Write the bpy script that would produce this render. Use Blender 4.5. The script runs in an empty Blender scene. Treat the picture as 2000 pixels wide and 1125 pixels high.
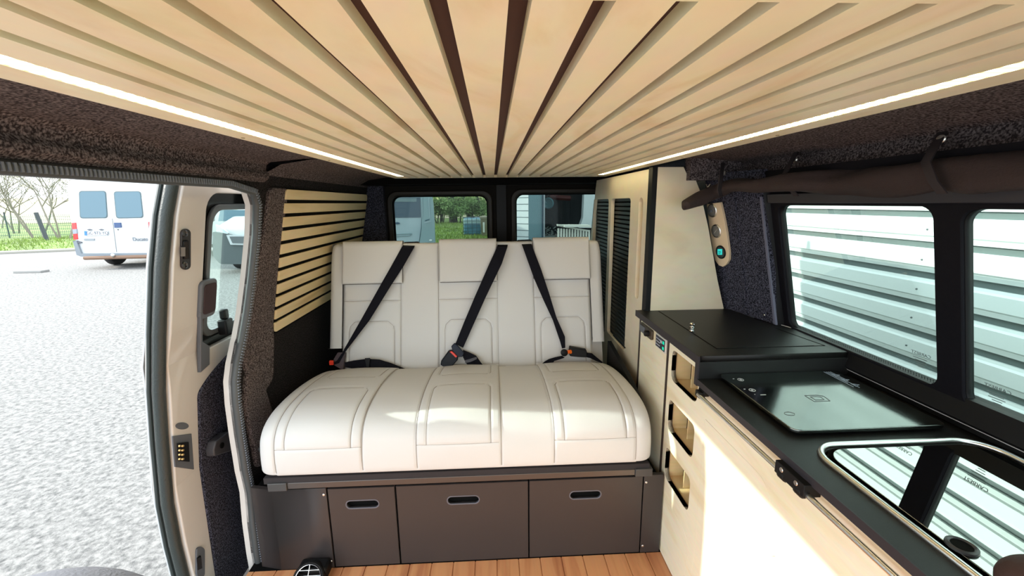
import bpy, bmesh, math, random
from mathutils import Vector, Matrix, noise
random.seed(7)
PI = math.pi
S = bpy.context.scene
COL = S.collection

# ------------------------------------------------------------------ camera, sky, sun, exposure
F_PX, PIT, YAW, ROL = 825.22, math.radians(11.396), math.radians(2.549), math.radians(-.664)
CAM = Vector((0, 0, 1.26))
fw = Vector((math.sin(YAW)*math.cos(PIT), math.cos(YAW)*math.cos(PIT), -math.sin(PIT)))
r0 = Vector((math.cos(YAW), -math.sin(YAW), 0)); u0 = r0.cross(fw)
rt = math.cos(ROL)*r0 + math.sin(ROL)*u0
up = -math.sin(ROL)*r0 + math.cos(ROL)*u0
cd = bpy.data.cameras.new('camera'); cam = bpy.data.objects.new('camera', cd); COL.objects.link(cam)
cam.matrix_world = Matrix(((rt.x, up.x, -fw.x, CAM.x), (rt.y, up.y, -fw.y, CAM.y), (rt.z, up.z, -fw.z, CAM.z), (0, 0, 0, 1)))
cd.sensor_fit = 'HORIZONTAL'; cd.sensor_width = 36; cd.lens = 36*F_PX/2000; cd.clip_start = .01; cd.clip_end = 500
S.camera = cam
W = bpy.data.worlds.new('sky'); S.world = W; W.use_nodes = True
bg = W.node_tree.nodes['Background']; bg.inputs[0].default_value = (.86, .94, 1, 1); bg.inputs[1].default_value = 2.2
sd = bpy.data.lights.new('sun', 'SUN'); sd.energy = 4.3; sd.angle = math.radians(.8); sd.color = (1, .95, .86)
sun = bpy.data.objects.new('sun', sd); COL.objects.link(sun)
sun.rotation_euler = Vector((1, -.11, -.515)).to_track_quat('-Z', 'Y').to_euler()
S.view_settings.view_transform = 'Standard'; S.view_settings.look = 'None'
S.view_settings.exposure = .8; S.view_settings.gamma = 1; S.view_settings.use_curve_mapping = False

def ray(x, y): return fw + rt*((x-1000)/F_PX) - up*((y-562.5)/F_PX)
def at(x, y, X=None, Y=None, Z=None):
    """a point of the place on the wall/floor plane X, Y or Z, sighted in the photograph"""
    d = ray(x, y)
    if X is not None: t = (X-CAM.x)/d.x
    elif Y is not None: t = (Y-CAM.y)/d.y
    else: t = (Z-CAM.z)/d.z
    return CAM + d*t
def atp(x, y, p, n):
    d = ray(x, y); p = Vector(p); n = Vector(n)
    return CAM + d*((p-CAM).dot(n)/d.dot(n))
def atf(x, y, fn):
    X = fn(1.)
    for _ in range(12): p = at(x, y, X=X); X = fn(p.z)
    return p
def xl(z): return -.88 + .2*(max(z, .8)-.8)            # left wall, leaning in
def xr(z): return 1.02 - .22*(max(z, .8)-.83)          # right wall
def xd(z):                                             # slid-back door outside the left wall
    return xl(z) - .085 - .05*max(0, min(1, (.9-z)/.5))

# ------------------------------------------------------------------ materials
MATS = {}
def mat(name, col, rough=.5, metal=0, bump=0, bscale=50, var=0, vscale=8, spec=.5, emit=0, coat=0, stretch=None, trans=0):
    if name in MATS: return MATS[name]
    m = bpy.data.materials.new(name); m.use_nodes = True; nt = m.node_tree; b = nt.nodes['Principled BSDF']
    b.inputs['Base Color'].default_value = (*col, 1); b.inputs['Roughness'].default_value = rough
    b.inputs['Metallic'].default_value = metal; b.inputs['Specular IOR Level'].default_value = spec
    b.inputs['Coat Weight'].default_value = coat; b.inputs['Coat Roughness'].default_value = .05
    if emit: b.inputs['Emission Color'].default_value = (*col, 1); b.inputs['Emission Strength'].default_value = emit
    tc = nt.nodes.new('ShaderNodeTexCoord'); mp = nt.nodes.new('ShaderNodeMapping')
    nt.links.new(tc.outputs['Object'], mp.inputs[0])
    if stretch: mp.inputs['Scale'].default_value = stretch
    if var:
        n = nt.nodes.new('ShaderNodeTexNoise'); n.inputs['Scale'].default_value = vscale; n.inputs['Detail'].default_value = 5
        nt.links.new(mp.outputs[0], n.inputs['Vector'])
        r = nt.nodes.new('ShaderNodeValToRGB'); nt.links.new(n.outputs['Fac'], r.inputs[0])
        r.color_ramp.elements[0].position = .3; r.color_ramp.elements[1].position = .7
        r.color_ramp.elements[0].color = (*[max(0, c*(1-var)) for c in col], 1)
        r.color_ramp.elements[1].color = (*[min(1, c*(1+var)) for c in col], 1)
        nt.links.new(r.outputs[0], b.inputs['Base Color'])
    if bump:
        n = nt.nodes.new('ShaderNodeTexNoise'); n.inputs['Scale'].default_value = bscale; n.inputs['Detail'].default_value = 4
        nt.links.new(mp.outputs[0], n.inputs['Vector'])
        bp = nt.nodes.new('ShaderNodeBump'); bp.inputs['Strength'].default_value = bump; bp.inputs['Distance'].default_value = .01
        nt.links.new(n.outputs['Fac'], bp.inputs['Height']); nt.links.new(bp.outputs[0], b.inputs['Normal'])
    MATS[name] = m; return m
def wood(name, c1, c2, c3, scale=(3, .6, 3), rough=.42, rot=(0, 0, 0), wob=2.2):
    m = bpy.data.materials.new(name); m.use_nodes = True; nt = m.node_tree; b = nt.nodes['Principled BSDF']
    tc = nt.nodes.new('ShaderNodeTexCoord'); mp = nt.nodes.new('ShaderNodeMapping'); mp.inputs['Scale'].default_value = scale
    mp.inputs['Rotation'].default_value = rot
    nt.links.new(tc.outputs['Object'], mp.inputs[0])
    n1 = nt.nodes.new('ShaderNodeTexNoise'); n1.inputs['Scale'].default_value = 2.2; n1.inputs['Detail'].default_value = 6; n1.inputs['Distortion'].default_value = wob
    n2 = nt.nodes.new('ShaderNodeTexNoise'); n2.inputs['Scale'].default_value = 14; n2.inputs['Detail'].default_value = 3
    nt.links.new(mp.outputs[0], n1.inputs['Vector']); nt.links.new(mp.outputs[0], n2.inputs['Vector'])
    r = nt.nodes.new('ShaderNodeValToRGB'); nt.links.new(n1.outputs['Fac'], r.inputs[0])
    e = r.color_ramp.elements; e[0].position = .32; e[0].color = (*c3, 1); e[1].position = .66; e[1].color = (*c1, 1)
    k = e.new(.42); k.color = (*c2, 1); k = e.new(.5); k.color = (*c1, 1)
    mx = nt.nodes.new('ShaderNodeMix'); mx.data_type = 'RGBA'; mx.blend_type = 'MULTIPLY'; mx.inputs[0].default_value = .16
    nt.links.new(r.outputs[0], mx.inputs[6]); nt.links.new(n2.outputs['Color'], mx.inputs[7])
    nt.links.new(mx.outputs[2], b.inputs['Base Color']); b.inputs['Roughness'].default_value = rough
    return m
def bands(name, ca, cb, axis='Z', scale=260, rough=.6, dist=0):
    m = bpy.data.materials.new(name); m.use_nodes = True; nt = m.node_tree; b = nt.nodes['Principled BSDF']
    tc = nt.nodes.new('ShaderNodeTexCoord'); w = nt.nodes.new('ShaderNodeTexWave'); w.bands_direction = axis
    w.inputs['Scale'].default_value = scale; w.inputs['Distortion'].default_value = dist
    nt.links.new(tc.outputs['Object'], w.inputs['Vector'])
    r = nt.nodes.new('ShaderNodeValToRGB'); nt.links.new(w.outputs['Fac'], r.inputs[0])
    r.color_ramp.elements[0].color = (*ca, 1); r.color_ramp.elements[1].color = (*cb, 1)
    r.color_ramp.elements[0].position = .35; r.color_ramp.elements[1].position = .65
    nt.links.new(r.outputs[0], b.inputs['Base Color']); b.inputs['Roughness'].default_value = rough
    return m
def glassy(name, tint=(1, 1, 1), refl=.08, rough=0, milk=0):
    m = bpy.data.materials.new(name); m.use_nodes = True; nt = m.node_tree
    for n in list(nt.nodes): nt.nodes.remove(n)
    o = nt.nodes.new('ShaderNodeOutputMaterial'); t = nt.nodes.new('ShaderNodeBsdfTransparent'); g = nt.nodes.new('ShaderNodeBsdfGlossy')
    fr = nt.nodes.new('ShaderNodeFresnel'); fr.inputs[0].default_value = 1.35
    mx = nt.nodes.new('ShaderNodeMixShader'); t.inputs[0].default_value = (*tint, 1); g.inputs['Roughness'].default_value = rough
    mu = nt.nodes.new('ShaderNodeMath'); mu.operation = 'MULTIPLY'; mu.inputs[1].default_value = refl*8
    nt.links.new(fr.outputs[0], mu.inputs[0])
    nt.links.new(mu.outputs[0], mx.inputs[0]); nt.links.new(t.outputs[0], mx.inputs[1]); nt.links.new(g.outputs[0], mx.inputs[2])
    nt.links.new(mx.outputs[0], o.inputs[0])
    return m
def felt(name, c, fleck):
    """short needle-felt lining: two-tone flecks and a fibrous bump"""
    m = bpy.data.materials.new(name); m.use_nodes = True; nt = m.node_tree; b = nt.nodes['Principled BSDF']
    tc = nt.nodes.new('ShaderNodeTexCoord')
    n = nt.nodes.new('ShaderNodeTexNoise'); n.inputs['Scale'].default_value = 230; n.inputs['Detail'].default_value = 3
    nt.links.new(tc.outputs['Object'], n.inputs['Vector'])
    r = nt.nodes.new('ShaderNodeValToRGB'); nt.links.new(n.outputs['Fac'], r.inputs[0])
    r.color_ramp.elements[0].position = .4; r.color_ramp.elements[1].position = .68
    r.color_ramp.elements[0].color = (*c, 1); r.color_ramp.elements[1].color = (*fleck, 1)
    nt.links.new(r.outputs[0], b.inputs['Base Color']); b.inputs['Roughness'].default_value = .95; b.inputs['Specular IOR Level'].default_value = .15
    bp = nt.nodes.new('ShaderNodeBump'); bp.inputs['Strength'].default_value = .3; bp.inputs['Distance'].default_value = .003
    nt.links.new(n.outputs['Fac'], bp.inputs['Height']); nt.links.new(bp.outputs[0], b.inputs['Normal'])
    return m
birch = wood('birch_ply', (.93, .84, .60), (.90, .79, .54), (.83, .69, .43), (2.2, .9, 2))
ash = wood('pale_ash', (.86, .79, .60), (.84, .75, .53), (.79, .68, .46), (1, 1.5, 7), wob=.6)
slatw = wood('slat_wood', (.80, .63, .36), (.76, .58, .31), (.66, .48, .24), (1, .8, 8), wob=.5, rough=.35)
cabw = wood('cabinet_ply', (.76, .67, .50), (.74, .64, .46), (.68, .57, .39), (1, 1, 2), wob=1)
plyedge = bands('ply_edge', (.20, .12, .055), (.50, .36, .20), 'Z', 95)
nichedge = mat('scorched_ply_edge', (.10, .06, .035), .6)
darkback = mat('dark_backing', (.012, .006, .005), .8)
feltm = felt('brown_grey_felt', (.024, .018, .020), (.20, .165, .165))
feltd = felt('charcoal_felt', (.005, .005, .009), (.10, .10, .14))
black = mat('black_plastic', (.004, .004, .0045), .5, spec=.22)
blackm = mat('matt_black', (.003, .003, .003), .9, spec=.1)
blackedge = mat('black_edge_band', (.026, .022, .026), .5, spec=.3)
topm = mat('black_worktop', (.007, .0065, .006), .40, bump=.12, bscale=900, spec=.28)
gloss = mat('black_mirror_glass', (.43, .435, .42), .015, 1)
satin = mat('satin_black_glass', (.22, .24, .23), .13, 1)
steel = mat('brushed_steel', (.75, .75, .73), .28, 1)
chrome = mat('chrome', (.8, .8, .8), .08, 1)
leather = mat('greige_leatherette', (.58, .572, .56), .48, bump=.06, bscale=500, spec=.4)
thread = mat('seam_thread', (.30, .265, .23), .7)  # sewing thread, darker than the leatherette
basem = mat('anthracite_laminate', (.031, .026, .026), .36, bump=.08, bscale=700, spec=.5)
alum = mat('dark_anodised_rail', (.10, .09, .085), .35, .7)
webm = mat('black_webbing', (.003, .003, .007), .7, bump=.25, bscale=300, spec=.15)
red = mat('red_plastic', (.75, .04, .015), .4); orange = mat('orange_plastic', (.9, .16, .01), .4)
cream = mat('cream_car_paint', (.60, .57, .545), .22, coat=.6)
white = mat('white_car_paint', (.54, .56, .58), .2, coat=.6)
rubber = mat('grey_rubber_seal', (.055, .06, .062), .5)
rubberg = mat('green_grey_weatherstrip', (.022, .030, .029), .45, bump=.2, bscale=200)
greyp = mat('grey_plastic', (.10, .11, .13), .5)
glassc = glassy('rear_tinted_glass', (.50, .56, .54), .03)
glasst = glassy('tinted_window_glass', (.86, .94, .92), .035)
teal = mat('teal_lcd', (.02, .45, .42), .4, emit=.6)

# ------------------------------------------------------------------ mesh helpers
ORG = {}
class M:
    def __init__(s): s.v = []; s.f = []; s.m = []; s.mi = 0
    def add(s, vs, fs):
        o = len(s.v); s.v += [Vector(q) for q in vs]; s.f += [[o+i for i in f] for f in fs]; s.m += [s.mi]*len(fs); return s
    def box(s, x0, x1, y0, y1, z0, z1):
        v = [(x, y, z) for z in (z0, z1) for y in (y0, y1) for x in (x0, x1)]
        return s.add(v, [(0, 2, 3, 1), (4, 5, 7, 6), (0, 1, 5, 4), (2, 6, 7, 3), (0, 4, 6, 2), (1, 3, 7, 5)])
    def bar(s, p, q, w, t, side=None):
        """box from p to q, w wide, t thick; side = direction of the width"""
        p, q = Vector(p), Vector(q); d = (q-p).normalized(); a = Vector(side) if side else d.orthogonal()
        a = (a - d*a.dot(d)).normalized(); b = d.cross(a)
        v = [e + a*i*w/2 + b*j*t/2 for e in (p, q) for i, j in ((-1, -1), (1, -1), (1, 1), (-1, 1))]
        return s.add(v, [(3, 2, 1, 0), (4, 5, 6, 7), (0, 1, 5, 4), (1, 2, 6, 5), (2, 3, 7, 6), (3, 0, 4, 7)])
    def tube(s, pts, r, n=10, closed=False):
        pts = [Vector(p) for p in pts]; N = len(pts); rings = []; a = None
        rr = r if isinstance(r, (list, tuple)) else [r]*N
        for i, p in enumerate(pts):
            if closed: d = pts[(i+1) % N]-pts[i-1]
            else: d = pts[min(i+1, N-1)]-pts[max(i-1, 0)]
            d.normalize()
            if a is None: a = d.orthogonal().normalized()
            else:
                a = a - d*a.dot(d)
                a = a.normalized() if a.length > 1e-6 else d.orthogonal().normalized()
            b = d.cross(a)
            rings.append([p + (a*math.cos(2*PI*k/n)+b*math.sin(2*PI*k/n))*rr[i] for k in range(n)])
        v = [q for g in rings for q in g]; f = []
        for i in range(N if closed else N-1):
            j = (i+1) % N
            for k in range(n): f.append((i*n+k, i*n+(k+1) % n, j*n+(k+1) % n, j*n+k))
        if not closed: f += [tuple(range(n))[::-1], tuple((N-1)*n+k for k in range(n))]
        return s.add(v, f)
    def lathe(s, prof, o, ax=(0, 0, 1), n=24):
        """prof: (radius, height) along ax from o"""
        o = Vector(o); ax = Vector(ax).normalized(); a = ax.orthogonal().normalized(); b = ax.cross(a); v = []; f = []
        for r, h in prof:
            v += [o + ax*h + (a*math.cos(2*PI*k/n)+b*math.sin(2*PI*k/n))*r for k in range(n)]
        for i in range(len(prof)-1):
            for k in range(n): f.append((i*n+k, i*n+(k+1) % n, (i+1)*n+(k+1) % n, (i+1)*n+k))
        f += [tuple(range(n))[::-1], tuple((len(prof)-1)*n+k for k in range(n))]
        return s.add(v, f)
    def grid(s, fn, nu, nv):
        v = [fn(i/nu, j/nv) for i in range(nu+1) for j in range(nv+1)]
        f = [(i*(nv+1)+j, (i+1)*(nv+1)+j, (i+1)*(nv+1)+j+1, i*(nv+1)+j+1) for i in range(nu) for j in range(nv)]
        return s.add(v, f)
    def prism(s, pts, d):
        """polygon (3-D points) pushed along d"""
        pts = [Vector(p) for p in pts]; d = Vector(d); n = len(pts)
        return s.add(pts+[p+d for p in pts], [tuple(range(n)), tuple(range(n, 2*n))[::-1]]+[(i, i+n, (i+1) % n+n, (i+1) % n) for i in range(n)])
    def ribbon(s, L, R, t):
        """strap between edge lines L and R, t thick"""
        L = [Vector(p) for p in L]; R = [Vector(p) for p in R]; n = len(L); v = []
        for i in range(n):
            j, k = min(i+1, n-1), max(i-1, 0)
            nn = (R[i]-L[i]).cross((L[j]+R[j])-(L[k]+R[k])).normalized()*t/2
            v += [L[i]-nn, R[i]-nn, R[i]+nn, L[i]+nn]
        f = [(3, 2, 1, 0), tuple((n-1)*4+q for q in range(4))]
        for i in range(n-1):
            for q in range(4): f.append((i*4+q, i*4+(q+1) % 4, (i+1)*4+(q+1) % 4, (i+1)*4+q))
        return s.add(v, f)
    def ell(s, c, r, nu=20, nv=12):
        c = Vector(c); v = []; f = []
        for i in range(nv+1):
            a = PI*i/nv
            for j in range(nu): b = 2*PI*j/nu; v.append(c+Vector((r[0]*math.sin(a)*math.cos(b), r[1]*math.sin(a)*math.sin(b), r[2]*math.cos(a))))
        for i in range(nv):
            for j in range(nu): f.append((i*nu+j, (i+1)*nu+j, (i+1)*nu+(j+1) % nu, i*nu+(j+1) % nu))
        return s.add(v, f)
    def mesh(s):
        me = bpy.data.meshes.new('m'); me.from_pydata([tuple(q) for q in s.v], [], s.f)
        for p, k in zip(me.polygons, s.m): p.material_index = k
        bm = bmesh.new(); bm.from_mesh(me); bmesh.ops.remove_doubles(bm, verts=bm.verts, dist=1e-6)
        bmesh.ops.recalc_face_normals(bm, faces=bm.faces); bm.to_mesh(me); bm.free(); return me
def rrect(a0, a1, b0, b1, r, n=6):
    """rounded rectangle; r one radius or four (a0b0, a1b0, a1b1, a0b1)"""
    r = r if isinstance(r, (list, tuple)) else [r]*4; o = []
    for (ca, cb, a, k) in ((a0+r[0], b0+r[0], PI, r[0]), (a1-r[1], b0+r[1], 1.5*PI, r[1]), (a1-r[2], b1-r[2], 0, r[2]), (a0+r[3], b1-r[3], .5*PI, r[3])):
        if k <= 0: o.append((ca, cb)); continue
        for i in range(n+1): t = a+PI/2*i/n; o.append((ca+k*math.cos(t), cb+k*math.sin(t)))
    return o
def rpoly(pts, r, n=5):
    """polygon with rounded corners, 2-D"""
    o = []; N = len(pts); r = r if isinstance(r, (list, tuple)) else [r]*N
    for i in range(N):
        p = Vector(pts[i]); a = Vector(pts[i-1]); b = Vector(pts[(i+1) % N]); k = r[i]
        if k <= 0: o.append(tuple(p)); continue
        u = (a-p).normalized()*min(k, (a-p).length*.49); w = (b-p).normalized()*min(k, (b-p).length*.49)
        for j in range(n+1):
            t = j/n; q = (p+u)*(1-t)**2 + p*2*t*(1-t) + (p+w)*t*t; o.append(tuple(q))
    return o
def plate(outlines, O, U, V, t, bevel=0):
    """flat sheet with holes; outlines in (u, v), t thick, centred on the sheet"""
    cu = bpy.data.curves.new('c', 'CURVE'); cu.dimensions = '2D'; cu.fill_mode = 'BOTH'; cu.extrude = max(t/2-bevel, 1e-5); cu.bevel_depth = bevel; cu.bevel_resolution = 1
    if bevel: cu.offset = -bevel
    for o in outlines:
        sp = cu.splines.new('POLY'); sp.points.add(len(o)-1); sp.use_cyclic_u = True
        for p, q in zip(sp.points, o): p.co = (q[0], q[1], 0, 1)
    ob = bpy.data.objects.new('t', cu); me = bpy.data.meshes.new_from_object(ob)
    bpy.data.objects.remove(ob); bpy.data.curves.remove(cu)
    U, V = Vector(U).normalized(), Vector(V).normalized(); N = U.cross(V)
    me.transform(Matrix(((U.x, V.x, N.x, O[0]), (U.y, V.y, N.y, O[1]), (U.z, V.z, N.z, O[2]), (0, 0, 0, 1))))
    bm = bmesh.new(); bm.from_mesh(me); bmesh.ops.remove_doubles(bm, verts=bm.verts, dist=1e-5); bmesh.ops.recalc_face_normals(bm, faces=bm.faces); bm.to_mesh(me); bm.free()
    for p in me.polygons: p.material_index = 0
    me['flat'] = 1
    return me
def bend(me, fn, zs):
    """cut a sheet in the plane X=0 at the heights zs and push each point to X = fn(z)"""
    bm = bmesh.new(); bm.from_mesh(me)
    for z in zs: bmesh.ops.bisect_plane(bm, geom=bm.verts[:]+bm.edges[:]+bm.faces[:], plane_co=(0, 0, z), plane_no=(0, 0, 1))
    for v in bm.verts: v.co.x += fn(v.co.z)
    bm.to_mesh(me); bm.free(); return me
def yz(outlines, x, t, bevel=0): return plate(outlines, (x, 0, 0), (0, 1, 0), (0, 0, 1), t, bevel)
def xz(outlines, y, t, bevel=0): return plate(outlines, (0, y, 0), (1, 0, 0), (0, 0, 1), t, bevel)
def xy(outlines, z, t, bevel=0): return plate(outlines, (0, 0, z), (1, 0, 0), (0, 1, 0), t, bevel)
def text(s, size, O, U, V, t=.001):
    cu = bpy.data.curves.new('c', 'FONT'); cu.body = s; cu.size = size; cu.extrude = t; cu.align_x = 'CENTER'; cu.align_y = 'CENTER'
    ob = bpy.data.objects.new('t', cu); me = bpy.data.meshes.new_from_object(ob); bpy.data.objects.remove(ob); bpy.data.curves.remove(cu)
    U, V = Vector(U).normalized(), Vector(V).normalized(); N = U.cross(V)
    me.transform(Matrix(((U.x, V.x, N.x, O[0]), (U.y, V.y, N.y, O[1]), (U.z, V.z, N.z, O[2]), (0, 0, 0, 1)))); return me
def base_of(me):
    xs = [v.co for v in me.vertices]
    return Vector(((min(v.x for v in xs)+max(v.x for v in xs))/2, (min(v.y for v in xs)+max(v.y for v in xs))/2, min(v.z for v in xs)))
def obj(name, me, m, parent=None, bevel=0, smooth=40, label=None, cat=None, group=None, kind=None, seg=2):
    if isinstance(me, M): me = me.mesh()
    org = ORG[parent.name] if parent else (Vector() if kind == 'structure' else base_of(me))
    me.transform(Matrix.Translation(-org)); me.name = name
    me.materials.clear()
    for q in (m if isinstance(m, (list, tuple)) else [m]): me.materials.append(q)
    o = bpy.data.objects.new(name, me); COL.objects.link(o)
    if parent: o.parent = parent
    else: o.location = org
    ORG[o.name] = org
    if me.get('flat'): smooth = 0; del me['flat']
    if smooth: me.shade_smooth(); me.set_sharp_from_angle(angle=math.radians(smooth))
    if bevel:
        b = o.modifiers.new('bevel', 'BEVEL'); b.width = bevel; b.segments = seg; b.limit_method = 'ANGLE'; b.angle_limit = math.radians(40)
    if label: o['label'] = label
    if cat: o['category'] = cat
    if group: o['group'] = group
    if kind: o['kind'] = kind
    return o
def struct(name, me, m, **k): return obj(name, me, m, kind='structure', **k)
def thing(name, label, cat, loc, group=None, kind=None):
    o = bpy.data.objects.new(name, None); COL.objects.link(o); o.location = loc; o.empty_display_size = .05
    if label: o['label'] = label
    if cat: o['category'] = cat
    if group: o['group'] = group
    if kind: o['kind'] = kind
    ORG[o.name] = Vector(loc); return o

# ================================================================== THE VAN: setting
# floor of teak planks with dark caulking
m = M(); px0 = .07
for k in range(-13, 8):
    x = px0+k*.0775
    if x+.0775 < -.9 or x > .6: continue
    m.box(max(x+.0018, -.88), min(x+.0757, .60), -.45, 1.30, -.012, 0)
m.mi = 1; m.box(-.88, .60, -.45, 1.30, -.02, -.003)
teak = wood('teak_plank', (.58, .27, .12), (.50, .21, .09), (.38, .14, .06), (9, .8, 1), rough=.5, wob=.4)
struct('floor', m, [teak, darkback])
struct('floor.001', M().box(-.88, 1.1, 1.302, 2.78, -.02, 0).box(.602, 1.1, -.45, 1.3, -.02, 0), blackm)
# sill of the side door
t = M().prism([(-.99, -.45, -.05), (-.88, -.45, -.05), (-.88, -.45, .004), (-.90, -.45, .012), (-.99, -.45, -.03)], (0, 1.66, 0))
struct('trim_1', t, greyp)
struct('trim_2', M().box(-.885, -.86, -.45, 1.235, .0, .012), steel)

# left wall: felt-lined body side with the side-door opening
edge_px = [(470, 362), (487, 374), (495, 400), (493, 460), (485, 540), (476, 610), (467, 660), (456, 710), (452, 745), (455, 790), (463, 850), (474, 920), (483, 960), (488, 1020), (496, 1080), (503, 1120)]
E = [atf(x, y, xl) for x, y in edge_px]
edge = [(p.y, p.z) for p in E]
ztop = 1.328
out = [(-.45, ztop)] + edge + [(edge[-1][0], -.02), (2.78, -.02), (2.78, 1.40), (-.45, 1.40)]
W1 = (1.63, 2.66, .775, 1.315)
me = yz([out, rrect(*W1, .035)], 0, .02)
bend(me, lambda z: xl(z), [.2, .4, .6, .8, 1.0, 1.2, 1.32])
struct('wall_left', me, felt('shaded_brown_felt', (.004, .0035, .004), (.035, .030, .032)))  # brown felt darkened in its colour to stand for shade
# outer body skin and jamb of the opening
m = M()
P = [Vector((xl(z)+.005, y, z)) for y, z in [(-.45, ztop)] + edge]
Q = [p + Vector((-.032, .0, 0)) for p in P]
m.grid(lambda u, v: (P[round(u*(len(P)-1))]).lerp(Q[round(u*(len(P)-1))], v), len(P)-1, 1)
struct('trim_3', m, cream)
me = yz([[(y+.02, z) for y, z in edge] + [(edge[-1][0]+.02, -.3), (2.85, -.3), (2.85, 1.48), (-.45, 1.48), (-.45, ztop+.02), (edge[0][0], ztop+.02)], rrect(W1[0]-.01, W1[1]+.01, W1[2]-.01, W1[3]+.01, .035)], 0, .006)
bend(me, lambda z: xl(z)-.034, [.2, .4, .6, .8, 1.0, 1.2])
struct('wall_left.001', me, cream)
# ribbed rubber seal around the opening
SP = [Vector((xl(ztop)+.012, y, ztop-.004)) for y in (-.45, .0, .5, 1.0, 1.3)] + [p+Vector((.012, 0, 0)) for p in E[1:]]
m = M(); m.tube(SP, .013, 10)
ribm = bands('ribbed_seal', (.03, .035, .045), (.15, .17, .21), 'Z', 40, .5)
o = struct('trim_4', m, rubber)
m = M()
dense = []
for a, b in zip(SP[:-1], SP[1:]):
    L = (b-a).length; k = max(1, int(L/.009))
    for i in range(k): dense.append(a.lerp(b, i/k))
for i in range(1, len(dense)-1):
    d = (dense[i+1]-dense[i-1]).normalized(); m.bar(dense[i]-d*.002+Vector((.011, 0, 0)), dense[i]+d*.002+Vector((.011, 0, 0)), .014, .006, side=Vector((0, d.z, -d.y)))
obj('sealing_lip', m, mat('seal_rib', (.16, .18, .22), .5), o)
# felt cove over the door, crease and lip
m = M(); prof = [(-.49, 1.415), (-.62, 1.412), (-.735, 1.402), (-.748, 1.392), (-.752, 1.375), (-.745, 1.362), (-.745, 1.35), (-.765, 1.335), (-.775, 1.328)]
ys = [-.45, .0, .4, .8, 1.1, 1.35, 1.50]
def cove(u, v):
    k = v*(len(prof)-1); i = min(int(k), len(prof)-2); a, b = prof[i], prof[i+1]; q = k-i
    y = -.45+1.95*u; return (a[0]+(b[0]-a[0])*q, y, a[1]+(b[1]-a[1])*q)
m.grid(cove, 30, 32); o = struct('wall_left.002', m, feltm, smooth=60)
prof = [(-.47, 1.415), (-.60, 1.41), (-.70, 1.395), (-.75, 1.37), (-.77, 1.345), (-.776, 1.318)]
m = M(); m.grid(lambda u, v: cove2(u, v), 2, 20) if False else None
m = M()
for i in range(len(prof)-1):
    a, b = prof[i], prof[i+1]
    m.add([(a[0], 1.50, a[1]), (b[0], 1.50, b[1]), (b[0], 2.78, b[1]-.0), (a[0], 2.78, a[1])], [(0, 1, 2, 3)])
struct('wall_left.003', m, feltm, smooth=60)
# raised rolled edge of felt on the pillar beside the seal
me = yz([rpoly([(1.66, 1.322), (1.63, 1.1), (1.625, .76), (1.58, .60), (1.49, .57), (1.44, .62), (1.41, .74), (1.435, .88), (1.485, 1.05), (1.512, 1.2), (1.52, 1.322)], .03)], 0, .018, .005)
bend(me, lambda z: xl(z)+.012, [.6, .7, .8, 1.0, 1.2]); obj('pillar_cover', me, feltm, bpy.data.objects['wall_left'])
me = yz([rpoly([(1.40, .33), (1.38, .60), (1.42, .70), (1.50, .66), (1.56, .40), (1.56, .33)], .03)], 0, .02, .006)
bend(me, lambda z: xl(z)+.014, [.3, .5]); obj('wheel_arch_cover', me, feltm, bpy.data.objects['wall_left'])
# ceiling shell and far bulkhead
m = M().box(-.80, .98, -.45, 2.80, 1.43, 1.45)
struct('ceiling', m, feltd)
m = M().box(-.80, 1.0, -.45, 2.9, 1.47, 1.50); struct('ceiling.001', m, cream)
m = M().prism([(-.78, 2.52, 1.43), (.98, 2.52, 1.43), (.98, 2.52, 1.37), (-.78, 2.52, 1.37)], (0, .22, 0)); struct('wall_rear', m, blackm)

# rear doors with their windows
def rear_door(name, x0, x1, w, handle):
    d = thing(name, None, None, ((x0+x1)/2, 2.76, 0), kind='structure')
    obj('inner_panel', xz([rrect(x0, x1, .0, 1.375, .02), rrect(w[0]-.018, w[1]+.018, w[2]-.018, w[3]+.018, .06)], 2.76, .05, .004), mat('black_brown_panel', (.010, .008, .006), .8, spec=.15), d)
    obj('window_frame', xz([rrect(w[0]-.03, w[1]+.03, w[2]-.03, w[3]+.03, .065), rrect(w[0], w[1], w[2], w[3], .05)], 2.73, .025, .008), mat('rear_frame', (.022, .017, .012), .5, spec=.3), d)
    obj('window_rubber', xz([rrect(w[0]-.004, w[1]+.004, w[2]-.004, w[3]+.004, .052), rrect(w[0]+.008, w[1]-.008, w[2]+.008, w[3]-.008, .045)], 2.75, .02), blackm, d)
    obj('glass', xz([rrect(w[0], w[1], w[2], w[3], .05)], 2.765, .004), glassc, d)
    return d
rear_door('door_2', -.86, .045, (-.625, -.025, .90, 1.310), 1)
rear_door('door_3', .055, 1.02, (.150, .78, .90, 1.316), 0)
m = M().box(.030, .090, 2.715, 2.745, .0, 1.42).box(.02, .10, 2.70, 2.72, .98, 1.0); struct('trim_5', m, black)
m = M().box(-.005, .0, 2.72, 2.735, .2, 1.29); struct('trim_6', m, mat('pale_sealer', (.5, .47, .42), .5))
struct('wall_rear.001', M().box(-.90, -.665, 2.69, 2.80, 0, 1.42).box(-.90, 1.1, 2.80, 2.83, 1.38, 1.5), feltd)

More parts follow.
